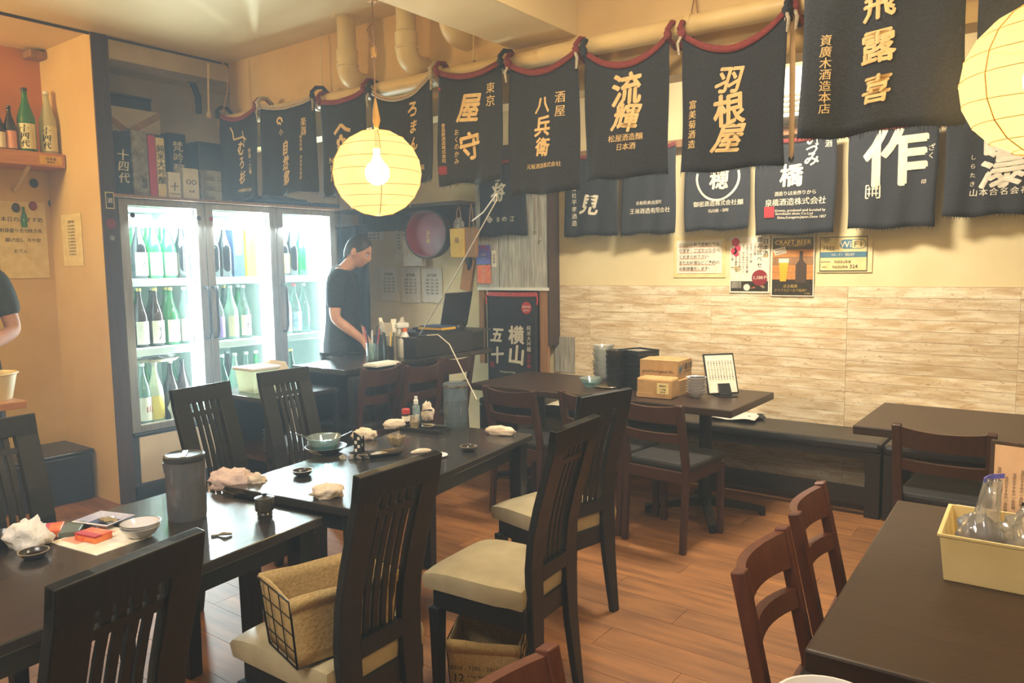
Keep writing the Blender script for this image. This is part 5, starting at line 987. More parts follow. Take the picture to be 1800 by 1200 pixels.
q = MB(); [q.box(x0, x1, -.0028, -.0022, z, z+.006) for x0, x1, z in ((w_*.72, w_*.95, h_*.33), (w_*.66, w_*.92, h_*.27), (-w_*.95, -w_*.5, -h_*.10), (-w_*.8, -w_*.4, -h_*.16), (-w_*.7, -w_*.5, -h_*.22))]; q.build('gold_cloud_bars', 'cap_gold', t)
t, w_, h_ = sheet('dark craft beer poster with a beer glass and bottle on it', (1357, 416), (1430, 521), 'y', 4.958, 'paper', [])
MB().box(-w_*.95, w_*.95, -.0022, -.0014, -h_*.965, h_*.965).build('dark_ground', 'stone_d', t)
for i in range(4): MB().box(-w_*.95, w_*.95, -.0032, -.0022, -h_*.44+i*.0475, -h_*.44+i*.0475+.046).build('plank', ('shelf_wood', 'shelf_wood', 'board_brown', 'shelf_wood')[i], t)
q = MB(); letter(q, 'CRAFT BEER', .041, 0, h_*.80, -.003, False, .006); letter(q, 'クラフトビール始めました', .013, 0, h_*.69, -.003); letter(q, '店主厳選', .022, -.01, -h_*.66, -.003); letter(q, 'クラフトビールで乾杯！', .0195, -.005, -h_*.80, -.003); letter(q, '¥ 800', .015, w_*.72, -h_*.9, -.003); q.build('poster_lettering', 'cap_gold', t)
MB().prism([(-.076, -h_*.5), (-.038, -h_*.5), (-.022, h_*.25), (-.085, h_*.25)], 'y', -.0040, -.0032).build('beer_glass', 'shelf_wood', t).data.materials[0] = M['yellow_card']
MB().prism([(-.085, h_*.12), (-.023, h_*.12), (-.021, h_*.26), (-.086, h_*.26)], 'y', -.0045, -.0040).build('beer_foam', 'paper', t)
MB().prism([(.02, -h_*.55), (.088, -h_*.55), (.088, h_*.05), (.066, h_*.2), (.064, h_*.5), (.044, h_*.5), (.042, h_*.2), (.02, h_*.05)], 'y', -.0042, -.0032).build('beer_bottle', 'board_dark', t)
for k, (z, s) in enumerate(((h_*.56, '店主おすすめ'), (h_*.46, '数量限定!!'))):
    q = MB(); q.M = Matrix.Translation((-w_*.62+k*.008, 0, z)) @ Matrix.Rotation(R(-12), 4, 'Y'); q.box(-.038, .038, -.005, -.0042, -.0105, .0105); o = q.build('slip', 'paper', t); q2 = MB(); q2.M = q.M; letter(q2, s, .0105, 0, 0, -.0055); q2.build('lettering', 'ink_k', o)
t, w_, h_ = sheet('white and blue free wifi card on the back wall', (1442, 417), (1524, 476), 'y', 4.966, 'paper_y', [], 'wifi_sign', 'sign')
MB().box(-w_*1.12, w_*1.2, .0013, .002, -h_*1.08, h_*1.1).build('clear_film', 'wall', t)
M['wifi_blue'] = nmat('steel_blue_print', C('#4E7C94'), C('#44708A'), .6, 20)
fr_ = MB(); 
for a, b, c1, d1 in ((-1, 1, .955, 1), (-1, 1, -1, -.955), (-1, -.972, -1, 1), (.972, 1, -1, 1)): fr_.box(w_*a, w_*b, -.0024, -.0014, h_*c1, h_*d1)
fr_.build('frame', 'ink_k', t).data.materials[0] = M['grey_pl']
MB().box(-w_*.97, w_*.97, -.0024, -.0014, -h_*.20, h_*.12).build('blue_band', 'wifi_blue', t)
def pill(x0, x1, z, r, n=10): return [(x1-r+r*math.cos(a), z+r*math.sin(a)) for a in [-PI/2+PI*i/n for i in range(n+1)]]+[(x0+r+r*math.cos(a), z+r*math.sin(a)) for a in [PI/2+PI*i/n for i in range(n+1)]]
MB().prism(pill(-w_*.16, w_*.94, h_*.56, h_*.27), 'y', -.0022, -.0014).build('pill', 'wifi_blue', t)
MB().prism([(w_*.36, h_*.33), (w_*.36, h_*.79)]+[(w_*.92-h_*.24+h_*.235*math.cos(a), h_*.56+h_*.235*math.sin(a)) for a in [PI/2-PI*i/8 for i in range(9)]], 'y', -.0027, -.0022).build('pill_right_half', 'paper_y', t)
q = MB(); letter(q, 'Wi', h_*.52, w_*.10, h_*.56, -.0028, False, .02); letter(q, 'Wi-Fi 使えます', h_*.20, 0, -h_*.04, -.0028, False, .01, 0, None, .62); q.build('white_lettering', 'ink_w', t)
q = MB(); letter(q, 'F i', h_*.46, w_*.60, h_*.56, -.0032, False, .0); q.build('lettering', 'ink_k', t)
q = MB(); letter(q, 'FREE', h_*.32, -w_*.60, h_*.34, -.0028, False, .005); q.build('lettering', 'ink_k', t)
q = MB(); letter(q, 'nosuke', h_*.32, w_*-.02, -h_*.42, -.0028, False, .004); q.build('lettering', 'ink_k', t)
q = MB(); letter(q, 'nosuke 324', h_*.30, w_*.08, -h_*.72, -.0028, False, .004); q.build('lettering', 'ink_k', t)
q = MB(); letter(q, 'NETWORK :', h_*.11, -w_*.72, -h_*.45, -.0028); q.build('lettering', 'ink_k', t)
q = MB(); letter(q, 'PASS :', h_*.11, -w_*.78, -h_*.75, -.0028); q.build('lettering', 'ink_k', t)
q = MB()
for r_ in (.012, .022, .032): q.tube([(-w_*.74+r_*math.cos(a), -.0024, h_*.60+r_*math.sin(a)) for a in [PI*.25+PI*.5*i/8 for i in range(9)]], .0018, 4)
q.build('signal_mark', 'grey_pl', t)
# ================================================================ things on the long tables
ZA, ZB, ZT = .70, .675, .70
def pitcher(label, q, z, r, h, glass, lid, stones=False, rot=0):
    p = onz(*q, z); t = thing('water_jug', label, 'jug', p, R(rot))
    MB().open_lathe([(0, .006), (r*.93, .006), (r*.95, .012), (r, h*.9), (r*1.0, h*.93)][::-1]+[(r*.97, 0), (r*1.0, .01), (r*1.03, h*.92)], 28).build('jug_body', glass, t, smooth=40)
    MB().lathe([(0, .012), (r*.91, .012), (r*.93, h*.62), (0, h*.62)], 24).build('water', 'film', t, smooth=40)
    m = MB(); m.lathe([(r*1.04, h*.90), (r*1.07, h*.93), (r*1.06, h*.98), (r*.95, h), (r*.85, h*.985), (0, h*.98)], 28); m.build('lid', lid, t, smooth=40)
    q_ = MB(); q_.box(-r*.75, r*.75, -r*.14, r*.14, h*.982, h*1.0); q_.build('lid_bar', 'chrome' if lid != 'g_smoke2' else lid, t, bev=.003)
    MB().prism([(-r*.25, h*.70), (-r*.12, h*.88), (r*.2, h*.88)], 'y', -r*1.09, -r*1.0).build('spout', glass, t)
    MB().open_lathe([(r*1.045, h*.905), (r*1.075, h*.93), (r*1.065, h*.955)], 28).build('lid_rim', 'chrome' if stones else 'grey_pl', t, smooth=40)  # added ring; its chrome stands in for the clear lid's highlight outline
    if stones:
        for i in range(9): a = i*.7; MB().lump((r*.72*math.cos(a), r*.72*math.sin(a), .012), .014, .014, .016, i, .15, 10).build('ice_cube', 'g_clear', t, smooth=60)
    return t
pitcher('dark grey plastic water jug with glossy lid on the near table', (330, 908), ZB, .058, .205, 'g_smoke', 'grey_pl', rot=-35)
pitcher('clear grey water jug with ice at its foot on the far table', (802, 750), ZA, .056, .212, 'g_smoke2', 'g_smoke2', True, 40)
def dish(name, label, cat, q, z, prof, m, sx=1, sy=1, n=26, rz=0, dz=0, group=None):
    p = onz(*q, z) if len(q) == 2 else Vector(q); o = MB().lathe(prof, n, sx=sx, sy=sy).build(name, m, loc=(p.x, p.y, z+dz), smooth=40); o.rotation_euler = (0, 0, rz); return tag(o, label, cat, group)
def bowl_prof(r, h, f=.5, th=.003): return [(0, 0), (r*f, 0), (r*(f+.28), h*.35), (r, h), (r-th, h), (r*(f+.22), h*.42), (r*f*.9, th), (0, th)]
def small_sauce(label, q, z, r=.034):
    p = onz(*q, z); t = thing('sauce_dish', label, 'dish', (p.x, p.y, z)); MB().lathe(bowl_prof(r, .02, .55), 24).build('dish_body', 'stone_d', t, smooth=40); MB().lathe([(0, .008), (r*.72, .0085), (0, .009)], 20).build('sauce', 'soy', t); MB().open_lathe([(r*.985, .0185), (r*1.01, .0205), (r*.94, .0205)], 24).build('gilt_rim', 'stone', t)
small_sauce('small dark sauce dish at the seam end of the far table, near the glass bowl', (532, 835), ZA, .037); small_sauce('small dark sauce dish in front of the clear jug', (824, 792), ZA, .036)
small_sauce('small gilt-edged sauce dish on the near table beside the white towel', (60, 980), ZB, .038)
def towel(label, q, z, rx, ry, rz_, rot=0, seed=1, amp=.35, m='towel'):
    p = onz(*q, z); t = MB().lump((0, 0, 0), rx, ry, rz_, seed, amp, 30, 2.4).build('wet_towel', m, loc=(p.x, p.y, z), smooth=180); t.rotation_euler = (0, 0, R(rot)); return tag(t, label, 'towel')
towel('rolled cream towel alone at the far right corner of the far table', (880, 764), ZA, .072, .024, .026, 15, 3, .25); towel('folded cream towel behind the pronged card holder', (640, 772), ZA, .055, .03, .032, 30, 5, .3)
towel('rolled cream towel beside the red-capped shaker', (694, 752), ZA, .055, .022, .028, 60, 7, .25); towel('small cream towel behind the toothpick holder', (752, 738), ZA, .03, .024, .06, 30, 8, .3)
towel('pink-beige crumpled towel on the seam corner of the far table', (577, 872), ZA, .052, .046, .028, 20, 11, .5)
t = thing('oval_plate', 'dark oval plate under the heap of crumpled towels', 'plate', onz(440, 866, ZB), R(30)); MB().lathe([(0, 0), (.07, 0), (.10, .012), (.097, .015), (.068, .004), (0, .004)], 26, sy=.5).build('plate', 'stone_d', t, smooth=40)
towel('big heap of crumpled pinkish towel on the near table behind the jug', (408, 856), ZB+.002, .075, .05, .045, 35, 21, .45, 'towel_p'); towel('small crumpled towel with a yellow stain at the heap edge', (447, 855), ZB+.006, .04, .03, .03, 20, 23, .6, 'towel')
towel('white crumpled towel at the near end of the near table', (52, 960), ZB, .06, .048, .05, 20, 31, .4, 'towel_w')
# glass bowl in a dark saucer, two spoons
p = onz(573, 795, ZA); t = thing('deep_plate', 'dark wide dish carrying the blue glass bowl', 'dish', p); MB().lathe(bowl_prof(.085, .028, .5), 30).build('dish_body', 'stone_d', t, smooth=40)
t = thing('glass_bowl', 'blue-tinted glass bowl in the dark wide dish on the far table', 'bowl', (p.x-.008, p.y, ZA+.009)); MB().lathe(bowl_prof(.072, .055, .45, .004), 30).build('bowl_body', 'g_bowl', t, smooth=40); MB().open_lathe([(.044, .012), (.054, .026), (.052, .028), (.040, .014)], 30).build('aqua_band', 'g_aqua', t, smooth=40); MB().open_lathe([(.069, .052), (.0735, .056), (.069, .059)], 30).build('frosted_rim', 'g_bowl', t)
for k, (dx, dy, lab) in enumerate(((-.085, -.055, 'dark spoon leaning out of the glass bowl towards the jug side'), (.055, .085, 'dark spoon leaning out of the glass bowl towards the towels'))):
    t = thing('spoon', lab, 'spoon', (p.x-.008+dx*.15, p.y+dy*.15, ZA+.022)); MB().tube([(0, 0, 0), (dx*.5, dy*.5, .035), (dx, dy, .055)], [.006, .003, .0035], 6).build('spoon_handle', 'stone_d', t); MB().lump((0, 0, 0), .013, .010, .006, 1, .05, 12).build('spoon_head', 'stone_d', t)
# pronged card holder
p = onz(632, 803, ZA); t = thing('card_holder', 'black dish with two upright patterned prongs beside the glass bowl', 'holder', p, R(25))
MB().lathe(bowl_prof(.05, .018, .6), 6, sy=.8).build('holder_base', 'stone_d', t)
for k in (-1, 1):
    MB().prism([(-.016, .01), (.016, .01), (.016, .085), (-.016, .105 if k < 0 else .075)], 'y', k*.014-.002, k*.014+.002).build('prong', 'black_pl', t)
    for i in range(4): MB().prism([(-.012+.012*(i % 2), .025+.016*i), (-.002+.012*(i % 2), .025+.016*i), (-.002+.012*(i % 2), .037+.016*i), (-.012+.012*(i % 2), .037+.016*i)], 'y', k*.014-.0035, k*.014-.002).build('tile_pattern', 'paper', t)
for i in range(4): MB().lump((-.05+.03*i, -.045+.008*i, 0), .014, .012, .012, i+4, .5, 10).build('foil_scrap', 'film', t, smooth=50)
# boat dish, flower bowl
p = onz(672, 801, ZA); t = thing('long_dish', 'long dark boat-shaped dish with a paper strip on the far table', 'dish', p, R(62)); 
MB().lathe([(0, 0), (.06, 0), (.105, .014), (.103, .018), (.06, .005), (0, .005)], 30, sy=.36).build('dish_body', 'stone_d', t, smooth=40)
m = MB(); m.grid(10, 3, lambda u, v: (-.095+.115*u, (-.022+.044*v)*(1-.3*abs(2*u-1)), .012+.003*math.sin(u*9+v))); m.build('bamboo_leaf', 'stone', t, smooth=60, solid=.002)
p2 = onz(697, 789, ZA); t = thing('flower_bowl', 'petal-rimmed beige bowl on the end of the boat dish', 'bowl', (p2.x, p2.y, ZA+.014))
m = MB(); fl_ = lambda r, z: [(r*(1+.08*math.cos(6*2*PI*j/36)*z/.04)*math.cos(2*PI*j/36), r*(1+.08*math.cos(6*2*PI*j/36)*z/.04)*math.sin(2*PI*j/36), z+(.004*math.cos(6*2*PI*j/36) if z > .03 else 0)) for j in range(36)]
rings = [fl_(.018, 0), fl_(.03, .015), fl_(.036, .04), fl_(.033, .04), fl_(.026, .014), fl_(.012, .005)]
m.add([v for r_ in rings for v in r_], [(k*36+j, k*36+(j+1) % 36, (k+1)*36+(j+1) % 36, (k+1)*36+j) for k in range(5) for j in range(36)]+[tuple(range(36))[::-1], tuple(range(180, 216))]); m.build('bowl_body', 'stone', t, smooth=50)
dish('small_plate', 'small pale plate half hidden by the basket chair top', 'plate', (770, 802), ZA, [(0, 0), (.03, 0), (.04, .007), (.038, .009), (.028, .003), (0, .003)], 'porc')
p = onz(740, 796, ZA); t = MB().lump((0, 0, 0), .045, .010, .012, 2, .2, 16).build('paper_napkin', 'towel', loc=p, smooth=60); t.rotation_euler = (0, 0, R(60)); tag(t, 'thin folded napkin between boat dish and small plate', 'napkin')
# condiment tray and what stands on it
p = onz(747, 757, ZA); t = thing('condiment_tray', 'long black rectangular tray of condiments beside the clear jug', 'tray', p, R(8))
m = MB(); m.box(-.105, .105, -.042, .042, 0, .006); m.box(-.11, .11, -.047, -.041, 0, .018); m.box(-.11, .11, .041, .047, 0, .018); m.box(-.11, -.104, -.041, .041, 0, .018); m.box(.104, .11, -.041, .041, 0, .018); m.build('tray', 'black_pl', t)
zt = ZA+.0065
p = onz(714, 749, ZA); t = thing('spice_shaker', 'brown spice shaker with a red cap on the condiment tray', 'shaker', (p.x, p.y, zt)); MB().lathe([(.018, 0), (.019, .004), (.019, .05), (.017, .055)], 16).build('shaker_glass', 'g_brown', t, smooth=40); MB().lathe([(.0195, .055), (.0195, .075), (.018, .078)], 16).build('red_cap', 'red', t)
MB().lathe([(.0192, .02), (.0194, .021), (.0194, .044), (.0192, .045)], 16).build('shaker_label', 'paper', t)
p = onz(729, 744, ZA); t = thing('spray_bottle', 'small clear spray bottle with white nozzle on the condiment tray', 'spray bottle', (p.x, p.y+.012, zt)); MB().lathe([(.018, 0), (.018, .075), (.010, .088)], 16).build('bottle', 'g_clear', t, smooth=40); MB().lathe([(.011, .088), (.011, .105), (.008, .11), (.008, .125), (0, .126)], 14).build('nozzle', 'white_pl', t)
p = onz(731, 754, ZA); t = thing('toothpick_cup', 'small glass cup of toothpicks on the condiment tray', 'cup', (p.x, p.y-.008, zt)); MB().open_lathe([(0, 0), (.019, 0), (.023, .032), (.021, .032), (.017, .004), (0, .004)], 18).build('cup', 'stone', t, smooth=40)
q = MB(); rnd = random.Random(2); [q.tube([(rnd.uniform(-.01, .01), rnd.uniform(-.01, .01), .005), (rnd.uniform(-.022, .022), rnd.uniform(-.022, .022), .062)], .0011, 4) for i in range(22)]; q.build('toothpicks', 'towel', t)['kind'] = 'stuff'
dish('saucer', 'shallow speckled saucer on the condiment tray', 'saucer', (753, 751), zt, [(0, 0), (.02, 0), (.032, .01), (.03, .012), (.018, .004), (0, .004)], 'stone')
t = thing('spoon', 'dark serving spoon lying over the toothpick cup', 'spoon', onz(742, 742, ZA)+Vector((0, 0, .05))); MB().tube([(-.03, 0, .0), (.03, .02, .012)], .003, 6).build('spoon_handle', 'stone_d', t); MB().lump((.035, .022, .010), .014, .010, .006, 1, .05, 12, flat=False).build('spoon_head', 'stone_d', t)
# near table
p = onz(466, 906, ZB); t = thing('lidded_pot', 'small black lidded pot on the near table before the towel heap', 'pot', p); MB().lathe([(.022, 0), (.024, .008), (.021, .014), (.029, .02), (.030, .05), (.027, .056)], 24).build('pot_body', 'stone_d', t, smooth=40); MB().lathe([(.031, .056), (.030, .060), (.012, .064), (.006, .066), (.008, .074), (0, .075)], 24).build('pot_lid', 'stone_d', t, smooth=40)
p = onz(390, 942, ZB); t = thing('foil_strip', 'twisted silver foil strip near the table edge', 'foil', p, R(45)); MB().tube([(-.03, 0, .004), (-.012, .003, .003), (.008, -.002, .009), (.028, .004, .005)], [.004, .003, .006, .004], 6).build('foil', 'chrome', t)
t = thing('placemat', 'paper placemat under the cigarette packs', 'placemat', onz(178, 948, ZB), R(8)); MB().box(-.11, .11, -.085, .085, 0, .002).build('sheet', 'paper', t); MB().box(-.10, -.02, -.06, .06, .002, .0025).build('printed_patch', 'lab_pink', t)
def pack(label, q, rot, m, z0=.002):
    p = onz(*q, ZB+z0); t = thing('cigarette_pack', label, 'cigarette pack', (p.x, p.y, ZB+z0), R(rot)); MB().box(-.044, .044, -.028, .028, 0, .022).build('pack_body', m, t, bev=.002); MB().box(-.0445, .0445, -.0285, -.005, .016, .0222).build('flip_lid', 'ink_r' if m == 'orange_card' else 'green_card', t, bev=.001)
pack('orange-red cigarette pack on the placemat, beside the white bowls', (165, 947), 12, 'orange_card', .002); pack('orange-red cigarette pack beside the white towel', (92, 938), -30, 'orange_card', 0)
p = onz(128, 935, ZB); t = thing('card_case', 'dark green flat case between the two cigarette packs', 'case', p, R(-35)); MB().box(-.05, .05, -.028, .028, 0, .018).build('case_body', 'green_card', t, bev=.003); MB().box(-.05, .05, -.0285, -.027, .004, .014).build('case_edge', 'lab_blue', t)
p = onz(183, 921, ZB); t = thing('square_plate', 'blue and white rectangular plate behind the packs', 'plate', (p.x, p.y, ZB+.003), R(18))
m = MB(); a, b, c_, d_ = .045, .035, .07, .055; m.add([(-a, -b, 0), (a, -b, 0), (a, b, 0), (-a, b, 0), (-c_, -d_, .016), (c_, -d_, .016), (c_, d_, .016), (-c_, d_, .016), (-c_+.004, -d_+.004, .018), (c_-.004, -d_+.004, .018), (c_-.004, d_-.004, .018), (-c_+.004, d_-.004, .018), (-a, -b, .005), (a, -b, .005), (a, b, .005), (-a, b, .005)],
    [(0, 3, 2, 1)]+[(i+k, (i+1) % 4+k, (i+1) % 4+4+k, i+4+k) for k in (0, 4, 8) for i in range(4)]+[(12, 13, 14, 15)]); m.build('plate_body', 'porc_b', t)
MB().box(-.04, .04, -.03, .03, .0052, .006).build('printed_centre', 'blue_card', t); MB().lump((.01, .005, .006), .03, .02, .008, 6, .5, 14).build('food_scraps', 'stone', t, smooth=50)
p = onz(248, 943, ZB); t1 = dish('white_bowl', 'white porcelain bowl, the lower of the nested pair on the near table', 'bowl', (248, 943), ZB, bowl_prof(.056, .034, .45), 'porc')
t = thing('white_bowl', 'white porcelain bowl with soy sauce, nested in another', 'bowl', (p.x, p.y, ZB+.012)); MB().lathe(bowl_prof(.056, .032, .45), 28).build('bowl_body', 'porc', t, smooth=40); MB().open_lathe([(.054, .0315), (.0568, .033), (.054, .0335)], 28).build('dark_rim', 'stone_d', t); MB().lathe([(0, .010), (.022, .011), (0, .0115)], 18, (.012, .006, 0)).build('soy_pool', 'soy', t)
dish('dark_bowl', 'dark bowl at the photo edge on the near table', 'bowl', (3, 958), ZB, bowl_prof(.05, .035, .5), 'stone_d')
# wire baskets with canvas liners
def basket(label, loc, rz, w_, d_, h_, side_text=False, tp=.88):
    t = thing('wire_basket', label, 'basket', loc, rz); a, b, a2, b2 = w_/2, d_/2, w_/2*tp, d_/2*tp
    def P(u, v, s):   # side s, u along, v up
        k = tp+(1-tp)*v; return {0: (a*k*(2*u-1), -b*k, h_*v), 1: (a*k, b*k*(2*u-1), h_*v), 2: (a*k*(1-2*u), b*k, h_*v), 3: (-a*k, b*k*(1-2*u), h_*v)}[s]
    for s in range(4):
        n = 3 if s % 2 == 0 else 4
        for i in range(n+1):
            if s % 2 == 0 or i in (0, n): MB().tube([P(i/n, 0, s), P(i/n, 1, s)], .0016 if 0 < i < n else .0026, 5).build('wire', 'iron', t)
        for j in range(5):
            if s % 2 and 0 < j: continue
            MB().tube([P(0, j/4, s), P(1, j/4, s)], .0016 if 0 < j < 4 else .0026, 5).build('wire', 'iron', t)
    for s in range(4):
        q = MB(); kk = .955 if s % 2 == 0 else 1.012; ins = lambda p: (p[0]*kk, p[1]*(.955 if s % 2 == 0 else .985), p[2]+.004); q.grid(8, 6, lambda u, v: ins((P(u, v*1.0, s)[0], P(u, v, s)[1], P(u, v, s)[2]+(.006*math.sin(u*5+s) if v > .9 else 0)))); q.build('liner_panel', 'canvas', t, smooth=180, solid=.003)
        q = MB(); q.grid(8, 1, lambda u, v: (P(u, .84+.18*v, s)[0]*1.03, P(u, .84+.18*v, s)[1]*1.0, P(u, .84+.18*v, s)[2])); q.build('liner_fold', 'canvas', t, smooth=180, solid=.003) if s in (1, 3) else None
    MB().box(-a2*.96, a2*.96, -b2*.96, b2*.96, .002, .006).build('liner_floor', 'canvas', t)
    if side_text:
        q = MB(); q.M = Matrix.Translation((a*.955+.002, 0, h_*.45)) @ Matrix.Rotation(R(90), 4, 'Z') @ Matrix.Rotation(math.atan(a*.12/h_), 4, 'X')
        letter(q, '8304 - 7395 - 2813 - 6943', .021, 0, .040, -.006, False, 0); letter(q, '12', .040, -.085, .005, -.006, False, .01); letter(q, '24', .040, -.085, -.03, -.006, False, .01); letter(q, '07.', .040, -.082, -.065, -.006, False, .01)
        for i, s in enumerate(('it has there were 12 pleasant', 'months one year', 'it has thirty spend 24 pleasant', 'hours one the 1st.', 'it has there were seven pleasant', 'days one each week.')): letter(q, s, .0145, .03, .012-.0155*i-(.004*(i//2)), -.006)
        q.build('printed_text', 'ink_k', t)
    return t
o = hc2.matrix_basis.translation; basket('wire basket with a beige canvas liner standing on a chair seat', (-1.592, 1.283, .446), R(-14), .205, .31, .185)
basket('wire basket with printed canvas liner on the floor under the chair', (-1.56, 1.93, 0), R(-62), .22, .25, .225, True)

# ================================================================ on the wall table
p = onz(1040, 679, ZT); t = thing('glass_bowl', 'blue glass bowl in front of the stacked clear bowls on the wall table', 'bowl', p); MB().lathe(bowl_prof(.078, .055, .45, .004), 28).build('bowl_body', 'g_bowl', t, smooth=40); MB().open_lathe([(.05, .012), (.062, .03), (.060, .032), (.046, .014)], 28).build('aqua_band', 'g_aqua', t)
p = onz(1058, 668, ZT)
for i in range(8): tag(MB().lathe(bowl_prof(.072, .05, .5, .004), 22).build('clear_bowl', 'g_cbowl', loc=(p.x+.004*math.sin(i*2), p.y+.02+.004*math.cos(i*3), ZT+i*.026), smooth=40), f'clear glass bowl in the tall nested stack, {OR[i] if i < 6 else ("seventh", "eighth")[i-6]} from the table', 'bowl', 'clear glass bowls in a stack')
dish('oval_dish', 'low beige dish between the blue bowl and black stack', 'dish', (1064, 682), ZT, [(0, 0), (.05, 0), (.075, .012), (.072, .015), (.048, .004), (0, .004)], 'stone', sy=.6)
p = onz(1080, 682, ZT)
for i in range(6): tag(MB().lathe(bowl_prof(.058, .065, .6, .004), 24).build('black_bowl', 'black_pl' if i < 5 else 'stone_d', loc=(p.x, p.y+.01, ZT+i*.034), smooth=40), f'black lacquer bowl in the stack by the black trays, {OR[i]} from the table', 'bowl', 'black lacquer bowls in a stack')
a = onz(1088, 690, ZT); b = onz(1165, 672, ZT)
for i in range(8): 
    tag(MB().box(-.09, .09, -.085, .085, 0, .0265).build('black_tray', 'black_pl', loc=(-2.15, 4.16, ZT+i*.028), bev=.003), f'black square tray in the stack behind the cardboard box, {(OR+["seventh", "eighth"])[i]} from the table', 'tray', 'black trays in a stack')
q = MB(); q.box(-.09, .09, -.085, -.08, 0, .012); q.box(-.09, .09, .08, .085, 0, .012); q.box(-.09, -.085, -.08, .08, 0, .012); q.box(.085, .09, -.08, .08, 0, .012); q.box(-.085, .085, -.08, .08, 0, .002)
o = q.build('tray_lid', 'black_pl', loc=(-2.15, 4.16, ZT+.224), bev=.002); tag(o, 'open black tray with a paper in it on top of the black stack', 'tray'); MB().box(-.07, .07, -.055, .055, .002, .005).build('paper_sheet', 'grey_card', o)
for c in [x for x in bpy.data.objects if x.name.startswith(('black_tray', 'tray_lid')) and x.parent is None and x.location.z > .69 and x.location.y > 3.9 and x.location.x > -2.2]: c.rotation_euler = (0, 0, R(-22))
t = thing('kraft_package', 'crumpled brown kraft paper package with a white label, low at the table front', 'package', (-1.90, 3.90, ZT), R(4))
MB().box(-.105, .105, -.05, .07, 0, .115, -.0, -.0).build('package_body', 'kraft_p', t, bev=.012, sub=0); MB().box(-.103, .103, -.052, -.048, .005, .03).build('folded_hem', 'kraft', t)
MB().box(.02, .09, -.053, -.0515, .03, .09).build('address_label', 'paper_y', t); q = MB(); letter(q, '御届先', .014, .055, .075, -.054); letter(q, '八百屋', .012, .055, .055, -.054); letter(q, '要冷蔵', .010, .055, .04, -.054); q.build('lettering', 'ink_k', t)
t = thing('cardboard_box', 'cardboard box lettered good food good life on the wall table', 'box', (-1.935, 4.08, ZT), R(0)); 
MB().box(-.11, .128, -.09, .14, 0, .09).build('lower_carton', 'kraft', t, bev=.003); 
q = MB(); q.M = Matrix.Translation((0, 0, .09)) @ Matrix.Rotation(R(3), 4, 'Z'); q.box(-.118, .112, -.10, .13, 0, .108); q.build('box_body', 'kraft', t, bev=.003)
q = MB(); q.M = Matrix.Translation((0, 0, .09)) @ Matrix.Rotation(R(3), 4, 'Z'); q.add([(-.118, -.10, .1085), (.112, -.10, .1085), (.07, .0, .125), (-.10, .0, .117)], [(0, 1, 2, 3)]); q.build('box_flap', 'kraft', t, solid=.003)
q = MB(); q.M = Matrix.Translation((0, 0, .09)) @ Matrix.Rotation(R(3), 4, 'Z'); letter(q, 'good food.good life.', .024, -.003, .048, -.1015, False, .01); q.build('front_lettering', 'ink_k', t)
q = MB(); q.M = Matrix.Translation((0, 0, .09)) @ Matrix.Rotation(R(3), 4, 'Z') @ Matrix.Translation((.1135, .02, .06)) @ Matrix.Rotation(R(90), 4, 'Z'); letter(q, '八面六臂', .042, .035, .01, 0, False, .015); letter(q, 'HACHIMENROPPI', .012, .035, -.022, 0); q.build('side_lettering', 'ink_k', t)
q = MB(); q.M = Matrix.Translation((0, 0, .09)) @ Matrix.Rotation(R(3), 4, 'Z') @ Matrix.Translation((.1138, .02, .06)) @ Matrix.Rotation(R(90), 4, 'Z'); symbol(q, 'diamond', -.075, 0, .045, 0, None); symbol(q, 'diamond', -.058, .0, .03, 0, None); q.build('side_emblem', 'wifi_blue', t)
p = onz(1221, 699, ZT)
for i in range(6): tag(MB().lathe([(0, 0), (.020, 0), (.024, .004), (.044, .020), (.055, .032), (.058, .0345), (.054, .0345), (.042, .021), (.02, .005), (0, .004)], 26).build('white_bowl', 'porc', loc=(p.x, p.y+.02, ZT+i*.0165), smooth=40), f'small white bowl in the stack beside the menu stand, {OR[i]} from the table', 'bowl', 'white bowls in a stack')
t = thing('pen', 'black pen lying across the top white bowl', 'pen', (p.x, p.y+.02, ZT+.112)); MB().tube([(-.035, -.01, 0), (.045, .02, .003)], .006, 8).build('pen_body', 'black_pl', t)
t = thing('menu_stand', 'black clipboard menu leaning back in a stand on the wall table', 'menu', (-1.60, 4.14, ZT), R(47))
mm = Matrix.Rotation(R(-20), 4, 'X'); q = MB(); q.M = mm; q.box(-.095, .095, 0, .008, .01, .25); q.build('board', 'black_pl', t, bev=.004)
q = MB(); q.M = mm; q.box(-.085, .085, -.002, .0, .02, .238); o = q.build('menu_sheet', 'grey_card', t); o.data.materials[0] = M['paper']
q = MB(); q.M = mm
for i in range(9): letter(q, '日替わりおすすめ献立', .0115, .070-.0175*i, .15, -.003, True, .003)
q.build('menu_lettering', 'ink_k', t)
q = MB(); q.prism([(-.03, 0), (.05, 0), (.05, .012), (-.012, .014), (.012, .07), (.004, .072), (-.03, .012)], 'x', -.035, .035); q.build('stand_foot', 'black_pl', t); MB().box(-.05, .05, -.06, .07, 0, .006).build('stand_base', 'black_pl', t)
